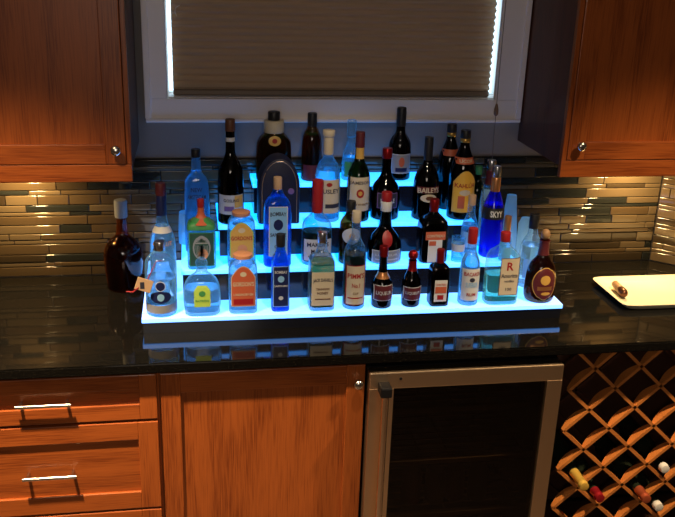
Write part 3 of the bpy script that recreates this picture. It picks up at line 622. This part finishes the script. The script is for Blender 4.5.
def bottle(key, name, label, cat='bottle', gl='clear', n=2.0, dr=1.0, caps=(), labs=(), liquid=None, rz=0.0, group=BG):
    d = D[key]; root = empty(name, (d['x'], d['y'], d['z'] + 0.0003), rz); tag(root, label, cat, group)
    s = Shape([tuple(p) for p in d['prof']], n, dr)
    body(s, 'glass_body', G[gl], root)
    if gl in ('clear', 'green', 'bluetint', 'sapphire', 'cobalt'):
        body(s, 'glass_base', G['base' if gl in ('clear', 'green', 'bluetint') else 'baseblue'], root, 0.96, 0.0008, 0.011, 28)
    if liquid:
        lv, lm = liquid; body(s, 'liquid', LQ[lm], root, 0.955, 0.0115, 0.0115 + (s.top-0.012)*lv, 28)
    for i, (c, (z0, z1, r)) in enumerate(zip(caps, d['caps'])):
        bm = bmesh.new(); h = z1 - z0
        rb = max(r, s.r(min(z0, s.top)) + 0.0006) if z0 < s.top - 0.002 else r
        if c.startswith('ball'):
            c = c[5:]; lathe(bm, [(z0 + h/2 - h/2*math.cos(PI*t/10), max(r*math.sin(PI*t/10), 0.0015)) for t in range(11)], 20)
        elif c.startswith('dome'):
            c = c[5:]; lathe(bm, [(z0, r), (z0+h*0.5, r)] + [(z0+h*0.5+h*0.5*math.sin(PI/2*t/6), max(r*math.cos(PI/2*t/6), 0.001)) for t in range(1, 7)], 20)
        elif z0 < s.top - 0.004:            # capsule that follows the neck
            zs = [z0 + h*t/6 for t in range(7)]
            lathe(bm, [(z, (max(s.r(z) + 0.0007, r*0.88) if z < s.top else r)) for z in zs], 22)
        else: lathe(bm, [(z0, r*0.96), (z0+h*0.08, r), (z1-h*0.08, r), (z1, r*0.93)], 22)
        finish('cap' if i == 0 or z0 >= d['caps'][0][0] else 'neck_foil', bm, capmat(c), root, smooth=True, angle=50)
    for L, (z0, z1, hw) in zip(labs, d['labs']):
        if L is None: continue
        col = L.get('c', 'white'); off = L.get('off', 0.0007)
        z0 = max(z0, 0.004)
        if L.get('wrap'): lo = wrap(s, L.get('name', 'label'), capmat(col), root, z0, z1)
        else:
            hw = min(hw, s.r((z0+z1)/2)*0.96)
            if L.get('border'):
                patch(s, 'label_border', capmat(L['border']), root, z0, z1, hw, L.get('shape', 'rect'), L.get('cx', 0), off)
                e = 0.0022; lo = patch(s, L.get('name', 'label'), capmat(col), root, z0+e, z1-e, hw-e, L.get('shape', 'rect'), L.get('cx', 0), off+0.0004)
            else: lo = patch(s, L.get('name', 'label'), capmat(col), root, z0, z1, hw, L.get('shape', 'rect'), L.get('cx', 0), off)
        for (t, fz, fw, fh, tc, *rest) in L.get('txt', ()):
            arc = rest[0] if rest else 0.0
            lettering(t, paint(tc), lo, z0 + (z1-z0)*fz, hw*2*fw, (z1-z0)*fh, s.y, L.get('cx', 0), off=off+0.0009, arc=arc)
        for (nm, fx, fz, fw, fh, tc, shp) in L.get('art', ()):
            zc = z0 + (z1-z0)*fz; hh = (z1-z0)*fh/2
            patch(s, nm, capmat(tc), lo, zc-hh, zc+hh, hw*fw, shp, L.get('cx', 0)+fx*hw, off+0.0007)
    return root, s

# lowest shelf, from the left
r_, s_ = bottle('a1', 'vodka_bottle', 'small clear bottle with a paper tag, at the left end of the lowest shelf', gl='clear', caps=['silver'], liquid=(0.55, 'water'),
  labs=[dict(c='grey', wrap=True), dict(c='navy', shape='oval', name='medallion', border='lgrey'), dict(c='navy', shape='oval', name='emblem', art=[('emblem_shape', 0.0, 0.5, 0.35, 0.6, 'sky', 'oval')])])
tg = empty('swing_tag', (0, 0, 0)); tg.parent = r_
bm = bmesh.new(); box(bm, (-0.068, -0.052, 0.088), (-0.022, -0.050, 0.126), 0.0006)
bmesh.ops.rotate(bm, verts=bm.verts, cent=(-0.045, -0.051, 0.107), matrix=Matrix.Rotation(0.35, 3, 'Y'))
bpy.data.objects.remove(tg); tg = finish('swing_tag', bm, paint('tan'), r_)
bm = bmesh.new(); box(bm, (-0.056, -0.0528, 0.096), (-0.044, -0.0518, 0.116)); finish('tag_print', bm, paint('ink'), tg)
bm = bmesh.new(); tube(bm, [(-0.035, -0.050, 0.122), (-0.02, -0.040, 0.150), (-0.01, -0.026, 0.168), (0.006, -0.024, 0.170)], 0.0014, 6); tube(bm, [(-0.06, -0.052, 0.10), (-0.078, -0.052, 0.086), (-0.095, -0.050, 0.088)], 0.0022, 6); finish('ribbon', bm, paint('red'), tg)
bottle('a2', 'tequila_bottle', 'squat rounded clear bottle with a lime green label and ball stopper', gl='clear', n=3.2, dr=0.70, caps=['ball glass'], liquid=(0.55, 'water'),
  labs=[dict(c='lime', shape='tag', txt=[('PATRÓN', 0.30, 0.8, 0.12, 'green')], art=[('bee_mark', 0, 0.62, 0.4, 0.26, 'green', 'oval')])])
bottle('a3', 'gin_bottle', 'small rectangular gin bottle with an orange-red label, on the lowest shelf', gl='clear', n=5, dr=0.62, caps=['peach'], liquid=(0.9, 'water'),
  labs=[dict(c='orange', shape='arch', border='cream', txt=[("GORDON'S", 0.56, 0.86, 0.11, 'cream'), ('LONDON DRY GIN', 0.30, 0.8, 0.06, 'cream')], art=[('boar_mark', 0, 0.80, 0.26, 0.12, 'cream', 'oval'), ('label_foot', 0, 0.12, 0.8, 0.14, 'red', 'rect')])])
bottle('a4', 'gin_bottle', 'slim small blue gin bottle with a navy label, on the lowest shelf', gl='sapphire', n=5, dr=0.8, caps=['black'], liquid=(0.9, 'water'),
  labs=[dict(c='navy', border='sky', txt=[('BOMBAY', 0.86, 0.8, 0.07, 'lgrey'), ('SAPPHIRE', 0.52, 0.86, 0.05, 'lgrey')], art=[('portrait_mark', 0, 0.69, 0.42, 0.16, 'sky', 'oval'), ('seal_mark', 0, 0.22, 0.3, 0.10, 'lgrey', 'oval')])])
bottle('a5', 'whiskey_bottle', 'square whiskey bottle with a cream label and amber spirit, on the lowest shelf', gl='clear', n=7, dr=0.95, caps=['silver'], liquid=(0.70, 'amber'),
  labs=[dict(c='cream', txt=[("JACK DANIEL'S", 0.76, 0.88, 0.13, 'ink', 0.002), ('TENNESSEE', 0.50, 0.6, 0.06, 'brown'), ('HONEY', 0.38, 0.5, 0.08, 'brown')], art=[('label_rule', 0, 0.2, 0.7, 0.03, 'brown', 'rect')])])
bottle('a6', 'liqueur_bottle', 'round-shouldered bottle with a tall cream label and cream cap, on the lowest shelf', gl='clear', caps=['cream'], liquid=(0.62, 'dark'),
  labs=[dict(c='cream', border='red', txt=[("PIMM'S", 0.74, 0.86, 0.13, 'red'), ('No.1', 0.50, 0.42, 0.11, 'red'), ('CUP', 0.30, 0.3, 0.06, 'brown')], art=[('label_rule', 0, 0.18, 0.8, 0.03, 'red', 'rect')])])
bottle('a7', 'liqueur_bottle', 'small round dark liqueur bottle with a shiny copper shoulder band and red cap', gl='dark', caps=['red*'], liquid=(0.7, 'dark'),
  labs=[dict(c='maroon', border='lgrey', txt=[('LIQUEUR', 0.5, 0.8, 0.28, 'lgrey')]), dict(c='copper', wrap=True, name='shoulder_band')])
bottle('a8', 'liqueur_bottle', 'small round dark liqueur bottle with a ball-shaped red cap and red neck', gl='dark', caps=['ball red*', 'red*'], liquid=(0.7, 'dark'),
  labs=[dict(c='maroon', border='lgrey', txt=[('LIQUEUR', 0.55, 0.8, 0.26, 'lgrey')])])
bottle('a9', 'orange_liqueur_bottle', 'small square dark bottle with an orange and white label and slim red neck', gl='dark', n=6, dr=0.95, caps=['red*'], liquid=(0.8, 'amber'),
  labs=[dict(c='white', txt=[('COINTREAU', 0.80, 0.9, 0.10, 'orange')], art=[('label_flash', 0.0, 0.55, 0.9, 0.30, 'orange', 'rect'), ('label_ribbon', 0, 0.2, 0.5, 0.22, 'red', 'rect')])])
bottle('a10', 'rum_bottle', 'small round clear rum bottle with a white label and red cap, on the lowest shelf', gl='clear', caps=['red'], liquid=(0.85, 'water'),
  labs=[dict(c='white', txt=[('BACARDI', 0.84, 0.86, 0.12, 'red'), ('SUPERIOR', 0.50, 0.66, 0.16, 'sky'), ('RUM', 0.2, 0.5, 0.10, 'red')], art=[('bat_mark', 0, 0.66, 0.3, 0.14, 'ink', 'oval')])])
bottle('a11', 'vodka_bottle', 'wide clear bottle with a tall cream label lettered in red and black', gl='green', n=4, dr=0.55, caps=['red'], liquid=(0.45, 'green'),
  labs=[dict(c='cream', border='brown', cx=0.014, txt=[('R', 0.78, 0.34, 0.22, 'red'), ('Amoritta', 0.53, 0.86, 0.11, 'ink'), ('vodka', 0.39, 0.5, 0.07, 'ink'), ('100', 0.17, 0.32, 0.08, 'ink')])])
bottle('a12', 'whiskey_bottle', 'dark squat bottle with a gold pattern and cork top, rightmost on the display', gl='amber', dr=0.85, caps=['ball cork', 'maroon'], liquid=(0.72, 'red'),
  labs=[dict(c='maroon', shape='oval', border='gold', art=[('gold_figure', 0.0, 0.62, 0.42, 0.30, 'gold', 'oval'), ('gold_scroll', 0.0, 0.36, 0.62, 0.12, 'copper', 'rect'), ('gold_foot', 0.1, 0.2, 0.4, 0.10, 'gold', 'oval')])])
bottle('r1', 'vodka_bottle', 'tall clear bottle with navy neck wrap and orange print behind the tagged one', gl='clear', caps=['maroon', 'navy'], liquid=(0.8, 'water'),
  labs=[dict(c='white', wrap=True, name='neck_band'), dict(c='clear' if False else 'sky', shape='rect', txt=[('ORANGE', 0.8, 0.8, 0.2, 'peach'), ('VODKA', 0.45, 0.7, 0.16, 'white')])] if False else
  [dict(c='white', wrap=True, name='neck_band')])
rr = [o for o in C.objects if o.name.startswith('vodka_bottle')][-1]
sh = Shape([tuple(p) for p in D['r1']['prof']], 2, 1)
z0, z1, hw = D['r1']['labs'][1]
lettering('ABSOLUT', paint('peach'), rr, z0+(z1-z0)*0.80, hw*1.7, 0.014, sh.y); lettering('VODKA', paint('purple'), rr, z0+(z1-z0)*0.30, hw*1.5, 0.012, sh.y)
bottle('r2', 'gin_bottle', 'clear bottle with a black cap standing behind the dark bottle with the cork top', gl='clear', caps=['black'], liquid=(0.7, 'water'),
  labs=[dict(c='sky')])
# second shelf
bottle('b0', 'gin_bottle', 'tall pale blue bottle with dark printed words and dark cap, behind the small green one', gl='bluetint', n=4, dr=0.7, caps=['black'], liquid=(0.85, 'water'),
  labs=[None])
rr = [o for o in C.objects if o.name.startswith('gin_bottle')][-1]
sh = Shape([tuple(p) for p in D['b0']['prof']], 4, 0.7); z0, z1, hw = D['b0']['labs'][0]
lettering('NEW', paint('ink'), rr, z0+(z1-z0)*0.72, hw*1.1, 0.014, sh.y); lettering('AMSTERDAM', paint('ink'), rr, z0+(z1-z0)*0.30, hw*1.75, 0.014, sh.y)
bottle('b1', 'tequila_bottle', 'square bottle with a dark green label, round peach picture and thin red neck', gl='green', n=6, dr=0.85, caps=['red', 'orange'], liquid=(0.7, 'water'),
  labs=[dict(c='green', wrap=True, name='shoulder_band'), dict(c='dgreen', border='green', art=[('arch_print', 0.0, 0.55, 0.72, 0.72, 'grey', 'oval'), ('arch_inner', 0.0, 0.53, 0.60, 0.60, 'dgreen', 'oval'), ('peach_picture', 0.08, 0.36, 0.42, 0.34, 'peach', 'oval')])])
bottle('b2', 'gin_bottle', 'rectangular gin bottle with a yellow and orange label, on the second shelf', gl='clear', n=5, dr=0.62, caps=['peach'], liquid=(0.9, 'water'),
  labs=[dict(c='gold', shape='arch', border='lime', txt=[("GORDON'S", 0.56, 0.9, 0.12, 'red')], art=[('boar_mark', 0, 0.78, 0.3, 0.14, 'cream', 'oval'), ('fruit_picture', 0.05, 0.25, 0.42, 0.26, 'peach', 'oval')])])
bottle('b3', 'gin_bottle', 'tall blue gin bottle with a white-framed label, on the second shelf', gl='sapphire', n=4.5, dr=0.75, caps=['tan'], liquid=(0.9, 'water'),
  labs=[dict(c='sky', border='white', txt=[('BOMBAY', 0.86, 0.84, 0.08, 'ink', 0.002), ('SAPPHIRE', 0.44, 0.84, 0.07, 'ink'), ('GIN', 0.2, 0.4, 0.06, 'ink')], art=[('portrait_mark', 0, 0.64, 0.5, 0.22, 'navy', 'oval')])])
bottle('b4', 'whiskey_bottle', 'wide clear-shouldered whiskey bottle with a white label and long red neck foil', gl='clear', n=3, dr=0.75, caps=['red'], liquid=(0.60, 'dark'),
  labs=[dict(c='lgrey', txt=[("MAKER'S", 0.76, 0.8, 0.20, 'ink'), ('MARK', 0.45, 0.5, 0.18, 'ink')], art=[('label_rule', 0, 0.2, 0.7, 0.06, 'brown', 'rect')])])
bottle('b5', 'liqueur_bottle', 'round brownish bottle with a pale six-sided label and dark cap, behind the cream-capped one', gl='amber', caps=['black'], liquid=(0.7, 'amber'),
  labs=[dict(c='lgrey', shape='oval', art=[('crest_mark', 0, 0.5, 0.3, 0.4, 'tan', 'oval')])])
bottle('b6', 'orange_liqueur_bottle', 'wide dark round bottle with a red seal and white collar below a red cap', gl='dark', dr=0.85, caps=['red', 'white'], liquid=(0.65, 'dark'),
  labs=[dict(c='grey', border='white', txt=[('LIQUEUR', 0.62, 0.8, 0.2, 'lgrey')], art=[('label_rule', 0, 0.28, 0.8, 0.1, 'lgrey', 'rect')]), dict(c='red', shape='oval', name='wax_seal', off=0.002)])
bottle('b7', 'orange_liqueur_bottle', 'larger square dark bottle with an orange and white label, on the second shelf', gl='dark', n=6, dr=0.9, caps=['red*'], liquid=(0.8, 'amber'),
  labs=[dict(c='orange', txt=[('COINTREAU', 0.5, 0.9, 0.34, 'cream')]), dict(c='white', art=[('label_ribbon', -0.4, 0.85, 0.5, 0.2, 'orange', 'rect')])])
bottle('b9', 'rum_bottle', 'slim clear bottle with a tan neck, behind the small rum bottle with the red cap', gl='clear', caps=['tan'], liquid=(0.6, 'water'), labs=[dict(c='sky')])
bottle('b10', 'vodka_bottle', 'bright cobalt blue vodka bottle with a black band and silver cap', gl='cobalt', caps=['silver', 'copper'], liquid=(0.8, 'blue'),
  labs=[dict(c='black', wrap=True, name='neck_band', txt=[('SKYY', 0.5, 0.55, 0.55, 'white')])])
bottle('b11', 'rum_bottle', 'tiny clear bottle with a copper neck foil, beside the cobalt blue bottle', gl='clear', caps=['copper'], liquid=(0.6, 'water'), labs=[dict(c='sky')])
# third shelf
bottle('c0', 'rum_bottle', 'tall dark bottle with a white ring on its neck and a white and orange label', gl='dark', caps=['brown'], liquid=(0.72, 'dark'),
  labs=[dict(c='lgrey', txt=[('GOSLING', 0.72, 0.66, 0.16, 'ink')], art=[('purple_print', -0.2, 0.3, 0.4, 0.25, 'purple', 'rect'), ('orange_corner', 0.62, 0.66, 0.34, 0.62, 'gold', 'rect')]), dict(c='white', wrap=True, name='neck_ring')])
bottle('c2', 'tequila_bottle', 'dome-shouldered clear bottle with a white label and tall cream stopper', gl='clear', caps=['cream', 'cream'], liquid=(0.75, 'water'),
  labs=[dict(c='cream', txt=[('HUSLEY', 0.66, 0.86, 0.13, 'ink')], art=[('crest_mark', 0, 0.86, 0.24, 0.12, 'red', 'oval'), ('dark_band', 0.3, 0.22, 0.6, 0.12, 'ink', 'rect')])])
bottle('c3', 'whiskey_bottle', 'dark green whiskey bottle with a cream label and maroon neck foil', gl='bottlegreen', caps=['maroon'], liquid=(0.8, 'amber'),
  labs=[dict(c='cream', txt=[('JAMESON', 0.83, 0.9, 0.12, 'ink'), ('IRISH WHISKEY', 0.2, 0.8, 0.06, 'brown')], art=[('crest_mark', 0, 0.53, 0.34, 0.26, 'red', 'oval'), ('crest_gold', 0, 0.53, 0.2, 0.14, 'gold', 'oval')]), dict(c='gold', off=0.0022, name='neck_label')])
bottle('c4', 'liqueur_bottle', 'broad-shouldered near-black bottle with a red cap, left of the curved-lettering cream liqueur', gl='dark', dr=0.9, caps=['red*'], liquid=(0.8, 'dark'),
  labs=[dict(c='ink', border='purple', txt=[('ROYALE', 0.5, 0.7, 0.3, 'lgrey')])])
bottle('c5', 'cream_liqueur_bottle', 'dark cream liqueur bottle with curved red lettering above a white oval', gl='dark', caps=['black'], liquid=(0.8, 'dark'),
  labs=[dict(c='maroon', txt=[('BAILEYS', 0.5, 0.96, 0.85, 'cream', 0.003)]), dict(c='cream', shape='oval', art=[('oval_scene', 0.1, 0.5, 0.5, 0.5, 'brown', 'oval')])])
bottle('c6', 'coffee_liqueur_bottle', 'brown coffee liqueur bottle with a large yellow arched label, on the third shelf', gl='dark', caps=['black', 'gold*'], liquid=(0.85, 'dark'),
  labs=[dict(c='yellow', shape='arch', border='gold', txt=[('KAHLÚA', 0.66, 0.9, 0.13, 'red', -0.001)], art=[('arch_picture', 0.0, 0.48, 0.5, 0.14, 'cream', 'oval'), ('figure_picture', -0.3, 0.25, 0.3, 0.3, 'orange', 'rect')]), dict(c='orange', name='shoulder_label', txt=[('LICOR', 0.5, 0.7, 0.5, 'cream')])])
bottle('c7', 'vodka_bottle', 'clear bottle with a silver cap and reddish neck, standing behind the cobalt one', gl='clear', caps=['silver', 'maroon'], liquid=(0.7, 'water'), labs=[dict(c='sky', name='print')])
bottle('c8', 'gin_bottle', 'slim bottle with a pale green cap, rearmost near the right end of the display', gl='bottlegreen', caps=['green'], liquid=(0.5, 'dark'))
# top shelf
bottle('d0', 'cachaca_bottle', 'big amber bottle with a wide cream neck label and gold diamond, on the top shelf', gl='amber', n=3, dr=0.6, caps=['cream', 'black'], liquid=(0.9, 'amber'),
  labs=[dict(c='gold', shape='oval', name='diamond_badge', art=[('red_dot', 0, 0.5, 0.42, 0.5, 'red', 'oval')])])
bottle('d1', 'rum_bottle', 'brown bottle with a black cap and red lower label, on the top shelf', gl='amber', caps=['black'], liquid=(0.85, 'amber'), labs=[dict(c='maroon')])
bottle('d2', 'vodka_bottle', 'clear bottle with a clear stopper behind the dark green whiskey bottle', gl='clear', caps=['glass'], liquid=(0.5, 'water'), labs=[dict(c='green')])
bottle('d3', 'rum_bottle', 'black bottle with a grey-blue square label and long black cap, on the top shelf', gl='dark', caps=['black'], liquid=(0.85, 'dark'),
  labs=[dict(c='grey', border='lgrey', art=[('figure_print', 0, 0.6, 0.3, 0.5, 'orange', 'oval'), ('print_foot', 0, 0.2, 0.6, 0.2, 'navy', 'rect')])])
bottle('d4', 'coffee_liqueur_bottle', 'brown coffee liqueur bottle half hidden behind the one with the yellow label', gl='dark', caps=['black', 'gold*'], liquid=(0.85, 'dark'), labs=[dict(c='orange', name='shoulder_label')])
bottle('e0', 'whiskey_bottle', 'round dark bottle with a grey-blue stopper standing on the worktop left of the display', gl='amber', caps=['grey'], liquid=(0.72, 'red'), group='loose bottle on the worktop')
del [o for o in C.objects if o.get('group') == 'loose bottle on the worktop'][0]['group']
# arched navy case
d = D['c1']; nb = empty('gift_case', (d['x'], d['y'], d['z'] + 0.0003)); tag(nb, 'tall arched navy case with gold piping, on the third shelf', 'case')
def arch_ring(W_, H_, y, k=1.0):
    pts = []
    w_ = W_*k
    for i in range(4): pts.append((-w_, y, H_*0.02 + (H_*0.52)*i/4))
    for i in range(17):
        t = PI - PI*i/16; pts.append((w_*math.cos(t), y, H_*0.54 + (H_*0.46 - (1-k)*W_)*math.sin(t)))
    for i in range(3, -1, -1): pts.append((w_, y, H_*0.02 + (H_*0.52)*i/4))
    return pts
W_, H_ = 0.0645, 0.210
bm = bmesh.new(); loft(bm, [arch_ring(W_, H_, y, k) for y, k in ((0.040, 0.93), (0.036, 1.0), (-0.030, 1.0), (-0.038, 0.95), (-0.041, 0.86))])
for v in bm.verts:
    if v.co.z < 0.006: v.co.z = 0.0
finish('case_body', bm, mat('case_navy', (0.005, 0.007, 0.03), 0.55), nb, smooth=True, angle=40)
bm = bmesh.new(); pp = [(x, -0.0405, z) for x, _, z in arch_ring(W_, H_, 0, 0.84)]; tube(bm, pp, 0.0013, 6); finish('piping', bm, paint('tan', True), nb)
bm = bmesh.new(); lathe(bm, [(0, 0.010), (0.001, 0.009)], 20); bmesh.ops.rotate(bm, verts=bm.verts, matrix=Matrix.Rotation(PI/2, 3, 'X')); bmesh.ops.translate(bm, verts=bm.verts, vec=(0.036, -0.0412, 0.105)); finish('round_print', bm, paint('purple'), nb)
# glassware
def cup(key, name, label, m, solid=False, group=None):
    d = D[key]; r = empty(name, (d['x'], d['y'], d['z'] + 0.0003)); tag(r, label, 'cup', group)
    bm = bmesh.new(); P = [tuple(p) for p in d['prof']]; t = 0.0012
    if solid == 'up': outer = P; rr = [(z, q-t*1.5) for z, q in P[::-1][:-1]] + [(0.006, P[0][1]-t*1.5)]; loft(bm, [ring(q, q, z, 2, 32) for z, q in outer + rr])
    else: loft(bm, [ring(q, q, z, 2, 32) for z, q in [(0, P[0][1]-t)] + P + [(P[-1][0]+0.0005, P[-1][1]*0.7)]])
    finish('cup_wall', bm, m, r, smooth=True, angle=50)
    return r, P
FR = M['frost'] = bpy.data.materials.new('frosted_cup_cyan_glow'); FR.use_nodes = True; nt = FR.node_tree; nt.nodes.clear()
o_ = nn(nt, 'ShaderNodeOutputMaterial'); t1 = nn(nt, 'ShaderNodeBsdfTranslucent'); t1.inputs[0].default_value = (0.55, 0.92, 1, 1); d1_ = nn(nt, 'ShaderNodeBsdfDiffuse'); d1_.inputs[0].default_value = (0.45, 0.75, 0.85, 1)  # cup plastic coloured cyan to imitate light from the lit shelves
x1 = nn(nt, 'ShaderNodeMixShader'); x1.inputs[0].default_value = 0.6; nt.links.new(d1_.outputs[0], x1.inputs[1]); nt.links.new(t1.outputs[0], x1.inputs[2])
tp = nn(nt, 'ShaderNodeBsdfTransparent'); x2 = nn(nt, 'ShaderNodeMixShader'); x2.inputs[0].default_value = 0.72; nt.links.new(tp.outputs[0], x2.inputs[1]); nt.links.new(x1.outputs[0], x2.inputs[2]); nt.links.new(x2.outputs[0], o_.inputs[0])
cup('cL', 'plastic_cup', 'frosted plastic cup at the left end behind the tall pale blue bottle', FR)
cup('cR', 'plastic_cup', 'tall tapered frosted plastic cup turned upside down, right of the cobalt blue bottle', FR)
cup('cR2', 'plastic_cup', 'small rounded frosted cup glowing behind the black-capped bottle at the right', FR)
r_, P_ = cup('b8', 'glass_tumbler', 'small clear tumbler glowing blue on the second shelf, left of the red-capped rum', G['clear'], 'up')
s_ = Shape(P_, 2, 1); z0, z1, hw = D['b8']['labs'][0]; 
bm = bmesh.new(); loft(bm, [ring(s_.r(z)+0.0006, s_.r(z)+0.0006, z, 2, 32) for z in (z0, z1)], False, False); finish('glass_band', bm, paint('lgrey'), r_, smooth=True)

# ---------------------------------------------------------------- tray with stoppers on the right
tr = empty('serving_tray', (1.39, -0.34, 0.9153)); tag(tr, 'cream rectangular serving tray on the worktop at the right', 'tray')
bm = bmesh.new(); prs = [(0.0, 0.900), (0.004, 0.94), (0.017, 0.995), (0.020, 1.0), (0.0205, 0.985), (0.0075, 0.90), (0.0055, 0.86)]
loft(bm, [ring(0.235*k + (k-1)*0.05, 0.130*k + (k-1)*0.02, z, 14, 96) for z, k in prs])
finish('tray_body', bm, mat('cream_ceramic', (0.78, 0.72, 0.52), 0.30, coat=0.4), tr, smooth=True, angle=50)
def stopper(name, label, x, y, z, dirv, L, cols):
    o = empty(name, (x, y, z)); tag(o, label, 'stopper'); d = Vector(dirv).normalized(); q = d.to_track_quat('Z', 'Y').to_matrix()
    bm = bmesh.new(); lathe(bm, [(0, 0.009), (0.003, 0.0120), (L*0.55, 0.0135), (L*0.58, 0.011)], 16); bmesh.ops.rotate(bm, verts=bm.verts, matrix=q); finish('cork', bm, paint(cols[0]), o, smooth=True, angle=50)
    bm = bmesh.new(); lathe(bm, [(L*0.58, 0.013), (L*0.62, 0.0150), (L*0.85, 0.0155), (L*0.95, 0.012), (L, 0.006)], 16); bmesh.ops.rotate(bm, verts=bm.verts, matrix=q); finish('stopper_top', bm, paint(cols[1], True), o, smooth=True, angle=50)
stopper('wine_stopper', 'brown cork bottle stopper with a dark top lying on the cream tray', 1.207, -0.290, 0.9405, (-0.12, -1.0, 0.0), 0.100, ('cork', 'brown'))
stopper('pour_spout', 'dark pourer stopper at the right side of the cream tray', 1.395, -0.385, 0.938, (1.0, 0.25, 0.05), 0.070, ('ink', 'grey'))

# ---------------------------------------------------------------- wine bottles in the rack
def wine(cx, cz, dz, foil, gl, label, yend=-0.655, foil_len=0.075):
    o = empty('wine_bottle', (cx, -0.35, cz)); tag(o, label, 'bottle', 'wine bottles in the rack')
    yb, yn = -0.34+0.35, yend+0.35
    L = yb - yn
    prof = [(0, 0.030), (0.004, 0.0355), (L-0.16, 0.0365), (L-0.13, 0.034), (L-0.105, 0.022), (L-0.085, 0.0145), (L-0.006, 0.0135)]
    tilt = math.atan2(dz, L)
    rot = Matrix.Rotation(PI/2 + tilt, 3, 'X')
    def put(bm): bmesh.ops.rotate(bm, verts=bm.verts, matrix=rot); bmesh.ops.translate(bm, verts=bm.verts, vec=(0, yb, 0))
    bm = bmesh.new(); lathe(bm, prof, 24); put(bm); finish('glass_body', bm, gl, o, smooth=True, angle=50)
    bm = bmesh.new(); f0 = L - foil_len
    lathe(bm, [(f0, 0.0158), (L-0.020, 0.0148), (L-0.018, 0.0162), (L-0.010, 0.0162), (L-0.008, 0.0150), (L, 0.0148), (L+0.001, 0.012)], 22); put(bm); finish('neck_foil', bm, foil, o, smooth=True, angle=50)
gw = [mat('foil_gold', (0.85, 0.55, 0.10), 0.35, 0.4), mat('foil_red', (0.45, 0.02, 0.03), 0.3, 0.5), mat('foil_copper', (0.55, 0.12, 0.05), 0.35, 0.5), mat('foil_white', (0.75, 0.72, 0.66), 0.4)]
wg = mat('wine_bottle_glass', (0.015, 0.02, 0.012), 0.08)
wine(0.985, 0.428, 0.004, gw[0], wg, 'wine bottle with a long gold neck foil, nearest the fridge in the rack', -0.700, 0.080)
wine(1.063, 0.354, 0.002, gw[1], wg, 'wine bottle with a dark red foil, one cell below and right of the gold one', -0.668, 0.045)
wine(1.212, 0.354, 0.002, gw[2], wg, 'wine bottle with a copper-red foil, low in the middle of the rack', -0.690, 0.055)
wine(1.291, 0.428, 0.002, gw[3], wg, 'wine bottle with a pale cap, higher of the two pale ones in the rack', -0.640, 0.018)
wine(1.291, 0.284, 0.002, gw[3], wg, 'wine bottle with a pale cap, lower of the two pale ones in the rack', -0.645, 0.02)

# ---------------------------------------------------------------- under-cabinet lights
def puck(x, y, power, label):
    o = empty('puck_light', (x, y, 1.375)); tag(o, label, 'light', 'under-cabinet puck lights')
    bm = bmesh.new(); loft(bm, [ring(q, q, z, 2, 24) for z, q in ((0, 0.032), (-0.010, 0.032), (-0.012, 0.030), (-0.012, 0.024), (-0.009, 0.023))], cap1=True); finish('housing', bm, M['nickel'], o, smooth=True)
    bm = bmesh.new(); loft(bm, [ring(q, q, z, 2, 24) for z, q in ((-0.0092, 0.0225), (-0.0105, 0.022))]); finish('lens', bm, mat('puck_lens', (0.9, 0.8, 0.6), 0.4, emit=(1.0, 0.72, 0.38), es=18), o)
    l = area('puck_lamp', (0, 0, -0.014), 0.04, power, (1.0, 0.64, 0.26), spread=2.4); l.parent = o
puck(-0.735, -0.12, 4.6, 'small round light under the wall cabinet left of the window')
puck(1.33, -0.12, 4.6, 'small round light under the wall cabinet right of the window')
